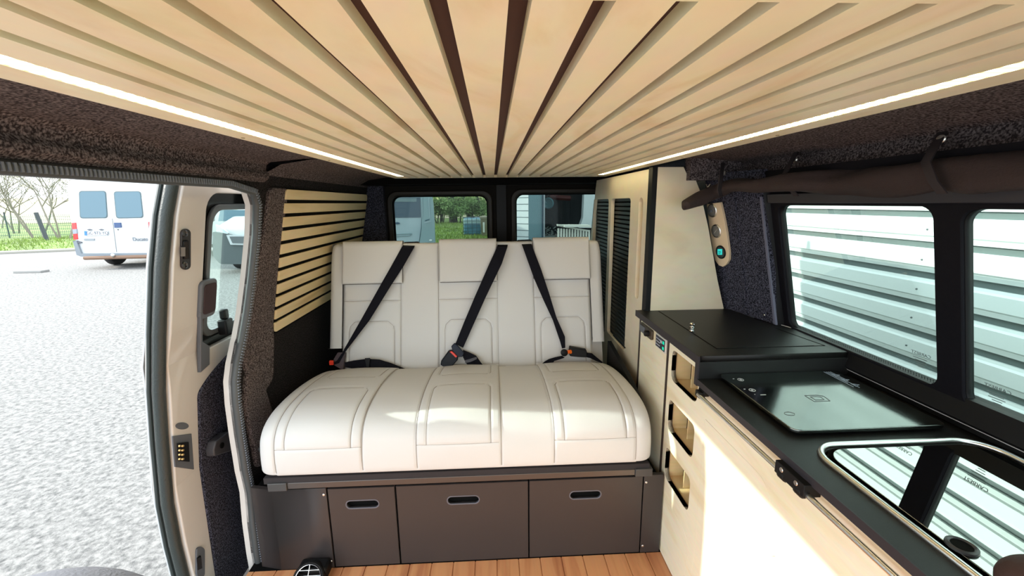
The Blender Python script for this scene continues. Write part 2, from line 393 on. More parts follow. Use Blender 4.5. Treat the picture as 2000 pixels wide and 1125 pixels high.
# right wall with two windows
def xr0(z): return xr(z)+.0
def RW(pts): return [(p.y, p.z) for p in (atf(x, y, xr) for x, y in pts)]
w1 = RW([(1524, 400), (1829, 403), (1841, 753), (1546, 642)])
w2 = RW([(1884, 407), (1887, 792)])
y1a, y1b = (w1[0][0]+w1[3][0])/2, (w1[1][0]+w1[2][0])/2
z1b, z1t = (w1[2][1]+w1[3][1])/2, (w1[0][1]+w1[1][1])/2
y2b = (w2[0][0]+w2[1][0])/2; z2t, z2b = w2[0][1], w2[1][1]
R1 = (y1b, y1a, z1b, z1t); R2 = (.10, y2b, z2b, z2t)
out = rrect(-.45, 1.55, .70, 1.352, 0)
me = yz([out, rrect(*R1, .03), rrect(*R2, .03)], 0, .02); bend(me, xr, [.8, .9, 1.0, 1.1, 1.2, 1.3]); struct('wall_right', me, mat('dark_window_surround', (.004, .0035, .006), .7, bump=.1, bscale=60, spec=.15))
struct('wall_right.006', M().box(.975, .99, -.45, 2.78, 1.34, 1.48), feltm)
out = rrect(-.45, 2.78, -.3, 1.345, 0)
me = yz([out, rrect(R1[0]-.012, R1[1]+.012, R1[2]-.012, R1[3]+.012, .035), rrect(R2[0]-.012, R2[1]+.012, R2[2]-.012, R2[3]+.012, .035)], 0, .006); bend(me, lambda z: xr(z)+.022, [.8, 1.0, 1.2, 1.35]); struct('wall_right.001', me, cream)
for i, R in enumerate((R1, R2)):
    wn = thing('window_%d' % (i+1), None, None, (xr(.8), (R[0]+R[1])/2, R[2]), kind='structure')
    me = yz([rrect(R[0]-.010, R[1]+.010, R[2]-.010, R[3]+.010, .035), rrect(R[0]+.001, R[1]-.001, R[2]+.001, R[3]-.001, .03)], 0, .018); bend(me, lambda z: xr(z)+.008, [.9, 1.0, 1.1, 1.2]); obj('window_frame', me, black, wn)
    me = yz([rrect(R[0]-.008, R[1]+.008, R[2]-.008, R[3]+.008, .035)], 0, .003); bend(me, lambda z: xr(z)+.012, [.9, 1.0, 1.1, 1.2]); obj('glass', me, glasst, wn)
    # printed dot band round the edge and the etched maker's mark
    m = M()
    if i == 0:
        for a in range(2):
            for k in range(66):
                z = R[2]+.02+k*.0058
                if z < R[3]-.02: y = R[0]+.003+a*.004; m.lathe([(.0013, 0), (.0013, .0006)], (xr(z)+.009, y, z), (1, 0, 0), 6)
            for k in range(70):
                y = R[0]+.02+k*.0068
                if y < R[1]-.02: z = R[2]+.003+a*.004; m.lathe([(.0013, 0), (.0013, .0006)], (xr(z)+.009, y, z), (1, 0, 0), 6)
    if m.v: obj('dotted_border', m, black, wn)
    cy = R[0]+.055 if i == 0 else R[1]-.05; cz = R[2]+.062; xo = xr(cz)+.0095
    mk = mat('etched_mark', (.10, .13, .13), .6)
    obj('lettering', text('CARBEST', .0115, (xo, cy, cz), (0, 1, 0), (-.2, 0, 1), .0003), mk, wn)
    m = M()
    for k, L in enumerate((.034, .026, .030, .018, .014)): m.box(xo-.0005+.0017*k, xo+.0017*k, cy-L/2, cy+L/2, cz-.0115-.0055*k, cz-.0100-.0055*k)
    obj('small_print', m, mk, wn)
# black runner above windows
me = yz([rrect(-.45, y1a+.03, z1t+.006, z1t+.035, .004)], 0, .012, .002); bend(me, lambda z: xr(z)-.014, [1.26]); obj('curtain_runner', me, mat('runner', (.02, .018, .024), .5), bpy.data.objects['wall_right'])
# pillar lining between cabinet and window
PA, PB, PC, PD = at(1404, 599, Y=1.66), at(1383, 390, Y=1.66), at(1500, 384, Y=1.42), at(1517, 634, Y=1.375)
PN = (PD-PA).cross(PB-PA).normalized()
def onp(x, y, off=0): q = atp(x, y, PA, PN); return q - PN*off if PN.x > 0 else q + PN*off
mp_ = M(); pts = [PA, PB, PB+Vector((-.06, .0, .14)), at(1478, 330, Y=1.42), PC, PD]
m = M().prism([onp(1404, 599), onp(1392, 470), onp(1380, 380), onp(1376, 340), onp(1488, 330), onp(1490, 384), onp(1505, 520), onp(1517, 634)], (.02, 0, 0))
pl = struct('wall_right.002', m, feltd)
m = M().prism([onp(1430, 384, .004), onp(1436, 384, .004), onp(1462, 611, .004), onp(1458, 609, .004)], (.006, 0, 0)); obj('crease', m, feltd, pl)
m = M().prism([onp(1486, 384, .005), onp(1489, 384, .005), onp(1517, 634, .005), onp(1513, 632, .005)], (.008, 0, 0)); obj('edge_piping', m, mat('piping', (.12, .12, .17), .6), pl)
for x, y in ((1393, 467), (1408, 589), (1494, 615)):
    m = M(); c = onp(x, y, .002); m.lathe([(.0045, 0), (.0045, .001), (.003, .0028)], c, -PN if PN.x > 0 else PN, 14); obj('screw', m, chrome, pl)
m = M().prism([onp(1488, 384), onp(1517, 634), (xr(.82)+.0, y1a+.02, .80), (xr(1.35), y1a+.02, 1.35)], (.02, .0, 0)); struct('wall_right.003', m, black)
# felt cornice over the right windows
VB, VT = .925, .945
m = M(); cp = [(.60, 1.418), (.80, 1.412), (.925, 1.398), (.935, 1.392), (.93, 1.375), (.925, 1.345), (.94, 1.342), (.96, 1.36)]
for i in range(len(cp)-1):
    a, b = cp[i], cp[i+1]
    m.add([(a[0], -.45, a[1]), (b[0], -.45, b[1]), (b[0], 1.60, b[1]), (a[0], 1.60, a[1])], [(0, 1, 2, 3)])
struct('wall_right.004', m, feltm, smooth=25)
m = M().box(.735, .96, 1.585, 1.63, 1.335, 1.425); struct('wall_right.005', m, feltm)

# ================================================================== slatted ceiling panel and lights
cz = 1.392; xc = .05; sp = .0565; x0p, x1p, y0p, y1p = -.503, .612, -.30, 2.31
G = [xc+.5*sp+k*sp for k in range(-8, 8)]
g0, g1 = .312, 2.285; gw = .0078
cp_ = thing('slatted_ceiling_panel', 'pale birch plywood ceiling panel with sixteen long routed slots', 'ceiling panel', (xc, 1.0, cz))
m = M(); th = .013
def slab(a, b, c, d):
    m.mi = 0; m.add([(a, c, cz), (b, c, cz), (b, d, cz), (a, d, cz)], [(0, 1, 2, 3)])
LW = .0145; LXs = (-.440, .545)
cuts = sorted([(g-gw, g+gw) for g in G])
prev = x0p
led = [(x-LW, x+LW) for x in LXs]
xsA = [x0p]+[v for c in sorted(cuts+led) for v in c]+[x1p]
# strips running the length of the panel between the slots
allc = sorted([(a, b, 'g') for a, b in cuts]+[(a, b, 'l') for a, b in led]); prev = x0p
for a, b, k in allc: slab(prev, a, g0, g1); prev = b
slab(prev, x1p, g0, g1)
def fullx(c, d):
    p = x0p
    for a, b in led: slab(p, a, c, d); p = b
    slab(p, x1p, c, d)
fullx(y0p, g0); slab(x0p, x1p, 2.285, y1p)
m.mi = 1
for a, b, k in allc:
    c, d = (g0, g1) if k == 'g' else (y0p, g1)
    for x in (a, b): m.add([(x, c, cz), (x, d, cz), (x, d, cz+th), (x, c, cz+th)], [(0, 1, 2, 3)])
    for y in (c, d): m.add([(a, y, cz), (b, y, cz), (b, y, cz+th), (a, y, cz+th)], [(0, 1, 2, 3)])
for x in (x0p, x1p): m.add([(x, y0p, cz), (x, y1p, cz), (x, y1p, cz+th), (x, y0p, cz+th)], [(0, 1, 2, 3)])
for y in (y0p, y1p): m.add([(x0p, y, cz), (x1p, y, cz), (x1p, y, cz+th), (x0p, y, cz+th)], [(0, 1, 2, 3)])
obj('slotted_board', m, [birch, plyedge], cp_, smooth=0)
obj('dark_backing', M().box(x0p+.004, x1p-.004, y0p, y1p, cz+th, cz+th+.012), mat('slot_backing', (.045, .012, .008), .7), cp_)
m = M()
for x in (-.2, .02, .24, .45): m.lathe([(.004, 0), (.004, .001)], (x, 2.298, cz-.001), (0, 0, 1), 12)
for x in (-.488, .598):
    for y in (.9, 1.35, 1.8): m.lathe([(.0035, 0), (.0035, .001)], (x, y, cz-.001), (0, 0, 1), 12)
obj('screw', m, mat('brass_screw', (.4, .3, .15), .4, .8), cp_)
def led_mat():
    m = bpy.data.materials.new('led_diffuser'); m.use_nodes = True; nt = m.node_tree; b = nt.nodes['Principled BSDF']
    b.inputs['Base Color'].default_value = (.9, .85, .6, 1)
    tc = nt.nodes.new('ShaderNodeTexCoord'); w = nt.nodes.new('ShaderNodeTexWave'); w.bands_direction = 'Y'; w.inputs['Scale'].default_value = 19
    nt.links.new(tc.outputs['Object'], w.inputs[0])
    r = nt.nodes.new('ShaderNodeValToRGB'); r.color_ramp.elements[0].color = (1, .74, .22, 1); r.color_ramp.elements[1].color = (1, .95, .70, 1); r.color_ramp.elements[0].position = .3
    nt.links.new(w.outputs[0], r.inputs[0]); nt.links.new(r.outputs[0], b.inputs['Emission Color'])
    mm = nt.nodes.new('ShaderNodeMapRange'); mm.inputs[3].default_value = 1.3; mm.inputs[4].default_value = 9
    nt.links.new(w.outputs[0], mm.inputs[0]); nt.links.new(mm.outputs[0], b.inputs['Emission Strength']); return m
ledm = led_mat()
for x, side in zip(LXs, ('left edge of the ceiling panel above the side door', 'right edge of the ceiling panel above the kitchen')):
    L = thing('led_strip', 'glowing LED strip in the '+side, 'light strip', (x, 1.0, cz), 'LED strips in the ceiling')
    obj('channel', M().box(x-LW, x+LW, y0p, 2.165, cz+.003, cz+.010), mat('led_channel', (.75, .72, .62), .5), L)
    obj('diffuser', M().box(x-.0125, x+.0125, y0p, 2.160, cz+.0005, cz+.003), ledm, L)

# ================================================================== slatted wood panel over left rear window
sl = thing('slatted_window_panel', 'pale wood slatted panel with dark gaps over the left rear window, above the bench', 'wall panel', (xl(.77), 2.1, .77))
me = yz([rrect(1.62, 2.67, .765, 1.322, .035)], 0, .006); bend(me, lambda z: xl(z)+.016, [.8]); obj('backing', me, blackm, sl)
n = 11; z0s, z1s = .775, 1.318; pit = (z1s-z0s+.014)/n; m = M(); me_all = []
for k in range(n):
    za = z0s+k*pit; zb = za+pit-.0135
    r = [.0, .0, .03, .012] if k == n-1 else ([.008, .008, 0, 0] if k == 0 else [0]*4)
    o = rrect(1.628, 2.662, za, zb, r); X = lambda z: xl(z)+.026
    f = [Vector((X(z), y, z)) for y, z in o]; m.prism(f, (-.008, 0, 0))
obj('slats', m, slatw, sl, bevel=.0012)

# ================================================================== bench
BX0, BX1 = -.785, .533
bench = thing('three_seat_bench', 'three-place greige leatherette bench seat with three headrest flaps', 'bench seat', (-.126, 1.6, .345))
PR = [(1.50, .372), (1.40, .372), (1.325, .374), (1.292, .378), (1.282, .392), (1.280, .43), (1.284, .47), (1.296, .51), (1.330, .545), (1.39, .566), (1.47, .572), (1.56, .570), (1.65, .562), (1.74, .548), (1.83, .528), (1.89, .505), (1.905, .48), (1.90, .44), (1.88, .40), (1.80, .375), (1.65, .372)]
def catmull(P, t, closed=True):
    N = len(P); k = t*N; i = int(k) % N; q = k-int(k); p = [P[(i+j-1) % N] for j in range(4)]
    return tuple(.5*((2*p[1][c])+(-p[0][c]+p[2][c])*q+(2*p[0][c]-5*p[1][c]+4*p[2][c]-p[3][c])*q*q+(-p[0][c]+3*p[1][c]-3*p[2][c]+p[3][c])*q**3) for c in range(2))
NS = len(PR)
def prof2(t): return catmull(PR, t)
def tof(Y=None, z=None):
    """parameter on the cushion profile of the front height z or the top depth Y"""
    best = None
    for i in range(801):
        t = (3.5+(13.)*i/800)/NS; y_, z_ = prof2(t)
        if z is not None and y_ < 1.33 and t < 8.2/NS: e = abs(z_-z)
        elif Y is not None and z_ > .45 and t > 7/NS: e = abs(y_-Y)
        else: continue
        if best is None or e < best[0]: best = (e, t)
    return best[1]
seams = []   # each a list of (x, t) on the cushion skin
tb, tf, tbk = 3.9/NS, tof(z=.474), tof(Y=1.87)
tq, tc1, tc2, tc3 = tof(Y=1.575), tof(Y=1.535), tof(Y=1.66), tof(Y=1.86)
def lin(a, b, n=40): return [(a[0]+(b[0]-a[0])*i/n, a[1]+(b[1]-a[1])*i/n) for i in range(n+1)]
PAN = [(-.730, -.448), (-.268, .015), (.194, .474)]
for a, b in PAN:
    seams += [lin((a, tb), (a, tbk)), lin((b, tb), (b, tbk)), lin((a, tf), (b, tf)), lin((a, tq), (b, tq))]
    ia, ib = a+.034, b-.034
    q = [(ia, tf)] + lin((ia, tf), (ia, tc1-.012), 20) + [(ia+.008, tc1-.004), (ia+.022, tc1)] + lin((ia+.022, tc1), (ib-.022, tc1), 12) + [(ib-.008, tc1-.004)] + lin((ib, tc1-.012), (ib, tf), 20)
    seams.append(q)
    q = lin((ia, tc3), (ia, tc2+.012), 12) + [(ia+.006, tc2+.004), (ia+.02, tc2)] + lin((ia+.02, tc2), (ib-.02, tc2), 10) + [(ib-.006, tc2+.004)] + lin((ib, tc2+.012), (ib, tc3), 12)
    seams.append(q)
segs = []
ARC = 2.0   # metres of skin per unit of t
for s_ in seams:
    for a, b in zip(s_[:-1], s_[1:]):
        segs.append((a[0], a[1]*ARC, b[0], b[1]*ARC))
def groove(x, t):
    y = t*ARC; d2 = 1
    for ax, ay, bx, by in segs:
        if min(ax, bx)-.012 > x or max(ax, bx)+.012 < x or min(ay, by)-.012 > y or max(ay, by)+.012 < y: continue
        ux, uy = bx-ax, by-ay; L = ux*ux+uy*uy
        k = 0 if L < 1e-12 else max(0, min(1, ((x-ax)*ux+(y-ay)*uy)/L))
        d2 = min(d2, (x-ax-k*ux)**2+(y-ay-k*uy)**2)
    return -.0042*math.exp(-d2/.0035**2)
def skin(x, t, off=0, g=True):
    y, z = prof2(t); y2, z2 = prof2(t+.004); d = Vector((y2-y, z2-z)).normalized(); nrm = Vector((-d.y, d.x))
    if nrm.dot(Vector((y-1.6, z-.45))) < 0: nrm = -nrm
    dx = min(x-BX0, BX1-x); r = .045; ins = 0
    if dx < r: ins = (r-math.sqrt(max(0, r*r-(r-dx)**2)))*.75
    topw = max(0, min(1, (z-.40)/.1))
    puff = 0
    for a, b in PAN:
        c = (a+b)/2; k = max(0, 1-((x-c)/((b-a)/2))**2); puff = max(puff, k)
    puff = (.007*puff - .004*(1 if -.448 < x < -.268 or .015 < x < .194 else 0))*topw
    if dx < .055: puff -= .002
    o = puff-ins*.7+off+(groove(x, t) if g else 0)
    wr = .0015*noise.noise(Vector((x*7, y*6, z*6)))*topw
    return Vector((x, y+nrm.x*(o+wr), z+nrm.y*(o+wr)))
m = M(); nu, nv = 300, 168
us = [BX0+(BX1-BX0)*(.5-.5*math.cos(PI*i/nu))*.0+(BX1-BX0)*i/nu for i in range(nu+1)]
us = sorted(set(us+[BX0+.0012, BX0+.003, BX0+.007, BX1-.0012, BX1-.003, BX1-.007]))
V_ = [[skin(x, j/nv) for j in range(nv)] for x in us]
vs = [p for r_ in V_ for p in r_]; fs = []
for i in range(len(us)-1):
    for j in range(nv): fs.append((i*nv+j, (i+1)*nv+j, (i+1)*nv+(j+1) % nv, i*nv+(j+1) % nv))
fs += [tuple(range(nv)), tuple((len(us)-1)*nv+j for j in range(nv))[::-1]]
m.add(vs, fs)
cush = obj('seat_cushion', m, leather, bench, smooth=50)
m = M()
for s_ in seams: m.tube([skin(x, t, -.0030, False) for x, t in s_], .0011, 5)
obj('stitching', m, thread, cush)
# dark underside pan of the cushion
obj('seat_pan', M().box(-.775, .525, 1.285, 1.93, .352, .374), mat('black_cloth', (.015, .012, .014), .8), bench)

# backrest
def bk(x, z, off=0): return Vector((x, 1.905+(z-.46)*.306-off, z+off*.3))
BN = Vector((0, -1, .306)).normalized()
def onb(x, y, off=0): return atp(x, y, bk(0, .8)+BN*off, BN)
def backseam_groove(x, z, SG):
    d2 = 1
    for ax, ay, bx, by in SG:
        if min(ax, bx)-.012 > x or max(ax, bx)+.012 < x or min(ay, by)-.012 > z or max(ay, by)+.012 < z: continue
        ux, uy = bx-ax, by-ay; L = ux*ux+uy*uy; k = 0 if L < 1e-12 else max(0, min(1, ((x-ax)*ux+(z-ay)*uy)/L))
        d2 = min(d2, (x-ax-k*ux)**2+(z-ay-k*uy)**2)
    return -.004*math.exp(-d2/.0035**2)
BP = [(-.722, -.448), (-.268, .018), (.196, .472)]
SB = []
for a, b in BP:
    SB += [lin((a, .46), (a, 1.07)), lin((b, .46), (b, 1.07)), lin((a, .805), (b, .805)), lin((a, .505), (b, .505))]
    ia, ib = a+.03, b-.03
    SB.append(lin((ia, .505), (ia, .665), 14)+[(ia+.006, .69), (ia+.025, .708)]+lin((ia+.03, .71), (ib-.03, .71), 10)+[(ib-.006, .69)]+lin((ib, .665), (ib, .505), 14))
SG = [(a[0], a[1], b[0], b[1]) for s_ in SB for a, b in zip(s_[:-1], s_[1:])]
bx0, bx1, bz0, bz1 = -.728, .480, .46, 1.077
def bskin(x, z, off=0, g=True):
    e = min(x-bx0, bx1-x, bz1-z); r = .02; ins = r-math.sqrt(max(0, r*r-(r-e)**2)) if e < r else 0
    pf = 0
    for a, b in BP:
        k = max(0, 1-((x-(a+b)/2)/((b-a)/2))**2); pf = max(pf, k)
    return bk(x, z, .006*pf-ins+off+(backseam_groove(x, z, SG) if g else 0)+.001*noise.noise(Vector((x*6, z*6, 1))))
nu, nv = 260, 130
m = M(); m.grid(lambda u, v: bskin(bx0+(bx1-bx0)*u, bz0+(bz1-bz0)*v), nu, nv)
# sides and rear of the shell
c = [bk(bx0, bz0, -.02), bk(bx1, bz0, -.02), bk(bx1, bz1, -.02), bk(bx0, bz1, -.02)]; d = [q+Vector((0, .08, -.01)) for q in c]
m.add(c+d, [(4, 5, 6, 7), (0, 1, 5, 4), (1, 2, 6, 5), (2, 3, 7, 6), (3, 0, 4, 7)])
back = obj('backrest', m, leather, bench, smooth=50)
m = M()
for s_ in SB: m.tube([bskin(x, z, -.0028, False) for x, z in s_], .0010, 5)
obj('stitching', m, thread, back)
for s_, xa, xb in ((-1, -.788, -.724), (1, .476, .541)):
    m = M(); zt = 1.078; zb = .592
    o = rrect(xa, xb, 0, 1, 0)
    def bol(u, v, xa=xa, xb=xb, s_=s_):
        z = zb+(zt-zb)*v; r = .03; x = xa+(xb-xa)*u
        outer = (x-xa) if s_ < 0 else (xb-x); ins = 0
        if outer < r: ins += r-math.sqrt(max(0, r*r-(r-outer)**2))
        e = zt-z
        if e < .03: ins += .03-math.sqrt(max(0, .0009-(.03-e)**2)); 
        topn = max(0, (z-1.0)/.078)**2*.012
        x += (topn if s_ < 0 else -topn)*(1-u if s_ < 0 else u)
        return bk(x, z, .006-ins)
    m.grid(bol, 16, 60)
    q = [bk(xa, zb, -.03), bk(xb, zb, -.03), bk(xb, zt, -.03), bk(xa, zt, -.03)]; q2 = [p+Vector((0, .06, -.01)) for p in q]
    m.add(q+q2, [(4, 5, 6, 7), (0, 1, 5, 4), (1, 2, 6, 5), (2, 3, 7, 6), (3, 0, 4, 7)])
    m.add([bk(xa, zb, -.025), bk(xb, zb, -.025), bk(xb, zb, .0055), bk(xa, zb, .0055)], [(0, 1, 2, 3)])
    obj('side_bolster', m, leather, bench, smooth=50)
obj('lower_side_panel', M().prism([bk(.468, .47, -.01), bk(.525, .47, -.01), bk(.525, .60, -.01), bk(.468, .60, -.01)], (0, .05, 0)), mat('grey_side', (.33, .31, .28), .5), bench)
for xa, ya, xb, yb in ((668, 473, 785, 556), (857, 468, 971, 552), (1041, 465, 1154.5, 547)):
    A, B = onb(xa, ya, .028), onb(xb, yb, .028); xm0, xm1 = A.x, B.x; zb_, zt_ = B.z, A.z
    O = bk(0, 0, 0); m = M()
    def hr(u, v):
        x = xm0+(xm1-xm0)*u; z = zb_+(zt_-zb_)*v; e = min(x-xm0, xm1-x, z-zb_, (zt_-z)*1.0); r = .007
        ins = r-math.sqrt(max(0, r*r-(r-e)**2)) if e < r else 0
        et = zt_-z; rt_ = .03
        if et < rt_: ins = max(ins, (rt_-math.sqrt(max(0, rt_*rt_-(rt_-et)**2))))
        return bk(x, z, .027+.003*math.sin(PI*u)-ins)
    m.grid(hr, 60, 60)
    q = [bk(xm0, zb_, .019), bk(xm1, zb_, .019), bk(xm1, zt_, 0.0), bk(xm0, zt_, .0)]; q2 = [bk(xm0, zb_, .002), bk(xm1, zb_, .002), bk(xm1, zt_-.005, -.06), bk(xm0, zt_-.005, -.06)]
    m.add(q+q2, [(4, 5, 6, 7), (0, 1, 5, 4), (1, 2, 6, 5), (2, 3, 7, 6), (3, 0, 4, 7)])
    h = obj('headrest', m, leather, bench, smooth=50)
    m = M(); m.tube([bk(xm0-.001, zt_-.03, .008), bk(xm0-.001, zb_+.006, .014), bk(xm0+.006, zb_-.001, .015), bk(xm1-.006, zb_-.001, .015), bk(xm1+.001, zb_+.006, .014), bk(xm1+.001, zt_-.03, .008)], .0016, 5)
    obj('edge_seam', m, mat('dark_seam', (.12, .10, .085), .7), h)
# wire belt guides on top of the backrest
for xa, xb, ya in ((789, 819, 476), (975, 996, 475), (1009, 1038, 472)):
    A, B = at(xa, ya, Y=2.13), at(xb, ya-1, Y=2.13)
    m = M(); m.tube([A+Vector((0, -.01, -.03)), A, A+Vector((.006, 0, .005)), B+Vector((-.006, 0, .005)), B, B+Vector((0, -.01, -.03))], .0042, 8)
    obj('belt_guide', m, black, bench)
obj('top_channel', M().box(-.70, .46, 2.10, 2.14, 1.045, 1.062), black, bench)
# anchor tags in the seat crease
for x, y in ((862, 720), (982, 718)):
    c = at(x, y, Y=1.875); m = M(); me = plate([rrect(-.018, .018, -.004, .008, .006)], c, (1, 0, 0), (0, .3, 1), .004)
    tg = obj('anchor_tag', me, black, bench); obj('lettering', text('ISOFIX', .0085, c+Vector((0, -.003, .0012)), (1, 0, 0), (0, .3, 1), .0004), mat('tag_print', (.6, .6, .6), .5), tg)
# frame rail below the cushion
RA, RB = at(563, 946, Y=1.295), at(1236, 916, Y=1.295)
zr = .343
obj('slide_rail', M().box(-.70, .475, 1.283, 1.305, zr-.011, zr+.011), alum, bench, bevel=.0015)
for a, b in ((-.762, -.70), (.475, .535)): obj('rail_end_cap', M().box(a, b, 1.278, 1.312, zr-.015, zr+.014), mat('rail_cap', (.045, .043, .043), .4), bench, bevel=.002)
obj('side_knob', M().lathe([(.010, 0), (.012, .004), (.012, .012), (.006, .016)], (-.786, 1.33, .455), (-1, 0, 0), 14), black, bench)
# black hinge bracket at the right end
m = M().prism([(.546, 1.93, .60), (.546, 1.60, .545), (.546, 1.45, .50), (.546, 1.45, .40), (.546, 1.93, .40)], (.018, 0, 0)); obj('hinge_bracket', m, black, bench)

# bench base with three drop-out fronts
sb = thing('drawer_unit', 'anthracite storage base under the bench with three slotted drawer fronts', 'storage base', (-.13, 1.5, 0))
obj('carcass', M().box(-.84, .575, 1.335, 1.90, .005, .300).box(-.76, .50, 1.318, 1.335, .005, .30), blackm, sb)
y0b = 1.300; T = .016
m = M().prism([(-.842, 1.318, .002), (-.842, 1.318, .318), (-.765, 1.300, .318), (-.765, 1.300, .002)], (0, T, 0)).box(-.765, -.583, 1.300, 1.300+T, .002, .318)
lp = obj('left_panel', m, basem, sb, bevel=.001)
m = M().box(.515, .585, 1.300, 1.300+T, .002, .318); rp = obj('right_panel', m, basem, sb, bevel=.001)
for (p_, x, z) in ((lp, -.592, .293), (lp, -.592, .028), (rp, .523, .290), (rp, .523, .030)):
    obj('screw', M().lathe([(.0042, 0), (.0042, .0012), (.0030, .0022)], (x, 1.300, z), (0, -1, 0), 14), steel, p_)
for xa, xb, hx in ((-.578, -.353, -.465), (-.348, .106, -.120), (.110, .511, .308)):
    w = .036; hz = .250
    me = xz([rrect(xa, xb, .004, .314, .001), rrect(hx-.056, hx+.056, hz-.016, hz+.016, .0158, 8)], 1.308, T, .0012)
    f = obj('drawer_front', me, basem, sb)
    me = xz([rrect(hx-.0575, hx+.0575, hz-.0175, hz+.0175, .017, 8), rrect(hx-.0535, hx+.0535, hz-.0135, hz+.0135, .0134, 8)], 1.302, .006, .001); obj('grip_slot', me, mat('slot_edge', (.10, .10, .12), .35), f)
    obj('grip_recess', M().box(hx-.06, hx+.06, 1.317, 1.333, hz-.02, hz+.02), blackm, f)

# hot-air outlet at the foot of the base
c = at(600, 1108, Y=1.225); c = Vector((c.x, 1.225, .035)); ax = Vector((.1, -.75, .66)).normalized()
av = thing('air_outlet', 'round black hot-air outlet with a chrome wire grille on the floor', 'air vent', (c.x, 1.26, 0))
m = M(); m.lathe([(.050, -.07), (.052, -.03), (.048, .0), (.050, .008), (.046, .012), (.040, .009), (.040, -.02)], c, ax, 32); obj('housing', m, black, av)
obj('collar', M().box(c.x-.05, c.x+.05, 1.245, 1.299, .001, .05), black, av, bevel=.01)
a = ax.orthogonal().normalized(); b = ax.cross(a); m = M()
m.tube([c+ax*.012+(a*math.cos(2*PI*k/28)+b*math.sin(2*PI*k/28))*.040 for k in range(28)], .0013, 6, closed=True)
side = Vector((1, 0, 0)); side = (side-ax*side.dot(ax)).normalized(); upv = ax.cross(side)
for k in (-.024, -.008, .008, .024):
    h = math.sqrt(.04**2-k*k); m.tube([c+ax*.013+upv*k-side*h, c+ax*.013+upv*k+side*h], .0011, 6)
m.tube([c+ax*.013-upv*.04, c+ax*.013+upv*.04], .0011, 6); obj('grille', m, chrome, av)

# ================================================================== seat belts
def pz(l, ox, oy, k): return [(ox+x/k, oy+y/k) for x, y in l]
def strap(L, R, offs, t=.0022):
    def dens(P):
        o = []
        for i in range(len(P)-1):
            for j in range(4): q = j/4; o.append((P[i][0]+(P[i+1][0]-P[i][0])*q, P[i][1]+(P[i+1][1]-P[i][1])*q))
        return o+[P[-1]]
    n = (len(L)-1)*4+1; of = []
    for i in range(n): k = i/4; a = min(int(k), len(offs)-2); of.append(offs[a]+(offs[a+1]-offs[a])*(k-a))
    L, R = dens(L), dens(R)
    return M().ribbon([onb(*p, o) for p, o in zip(L, of)], [onb(*p, o+.002) for p, o in zip(R, of)], t)
k6 = (620, 450, 3.879); k7 = (840, 450, 3.88)
def belt(label, L, R, offs):
    return thing('seat_belt', label, 'seat belt', onb(*L[-1], .03), 'three-point seat belts of the bench'), strap(L, R, offs)
L = pz([(655, 105), (640, 125), (560, 270), (480, 410), (340, 660), (200, 905)], *k6); R = pz([(740, 108), (732, 130), (650, 275), (562, 410), (395, 680), (214, 916)], *k6)
b1, st = belt('black seat belt crossing the left place down to the left end of the bench', L, R, [-.03, .034, .045, .05, .045, .03]); obj('shoulder_strap', st, webm, b1)
L = pz([(205, 1000), (280, 985), (380, 972), (470, 978), (560, 1005), (675, 1052)], *k6); R = pz([(210, 1035), (290, 1052), (375, 1066), (470, 1062), (560, 1060), (680, 1062)], *k6)
obj('lap_strap', strap(L, R, [.03, .035, .05, .05, .035, .02]), webm, b1)
L = pz([(360, 968), (372, 1030), (382, 1072)], *k6); R = pz([(398, 966), (392, 1030), (398, 1072)], *k6); obj('strap_keeper', strap(L, R, [.06, .06, .06], .004), black, b1)
L = pz([(160, 925), (130, 975), (118, 1010)], *k6); R = pz([(212, 925), (205, 1000), (200, 1060)], *k6); obj('buckle_cover', strap(L, R, [.02, .02, .02], .02), mat('dark_cover', (.05, .03, .035), .5), b1)
L = pz([(110, 1010), (150, 985), (205, 900)], *k6); R = pz([(120, 1020), (165, 1005), (215, 915)], *k6); obj('anchor_strap', strap(L, R, [.03, .03, .03]), webm, b1)
c = onb(620+108/3.879, 450+1003/3.879, .045); obj('release_button', M().box(c.x-.010, c.x+.008, c.y-.006, c.y+.006, c.z-.010, c.z+.010), red, b1, bevel=.002)
L = pz([(516, 98), (508, 125), (450, 250), (340, 500), (260, 690), (192, 860)], *k7); R = pz([(590, 98), (586, 125), (545, 250), (420, 510), (335, 700), (250, 890)], *k7)
b2, st = belt('black seat belt across the middle place with its red-buttoned buckle fastened', L, R, [-.03, .036, .045, .045, .035, .03]); obj('shoulder_strap', st, webm, b2)
L = pz([(250, 905), (300, 925), (350, 950), (385, 1000), (420, 1045)], *k7); R = pz([(250, 960), (268, 1000), (295, 1030), (310, 1048), (330, 1060)], *k7)
obj('lap_strap', strap(L, R, [.03, .035, .04, .035, .02]), webm, b2)
L = pz([(262, 985), (300, 975), (352, 958)], *k7); R = pz([(268, 1005), (305, 998), (355, 975)], *k7); obj('strap_keeper', strap(L, R, [.046, .046, .046], .004), mat('keeper', (.035, .035, .05), .4), b2)
def kpt(x, y, o, k=k7): return onb(k[0]+x/k[2], k[1]+y/k[2], o)
m = M(); pts = [kpt(*q, .048) for q in ((160, 880), (185, 855), (205, 870), (258, 930), (245, 960), (215, 962), (172, 920))]; m.prism(pts, (0, .010, 0)); obj('tongue', m, mat('blue_grey_plastic', (.010, .015, .030), .5, spec=.25), b2, bevel=.003)
m = M(); pts = [kpt(*q, .05) for q in ((140, 915), (165, 912), (212, 960), (208, 985), (155, 1045), (128, 1052), (78, 1020), (82, 995))]; m.prism(pts, (0, .022, 0)); bu = obj('buckle', m, mat('buckle_plastic', (.004, .006, .012), .5, spec=.25), b2, bevel=.004)
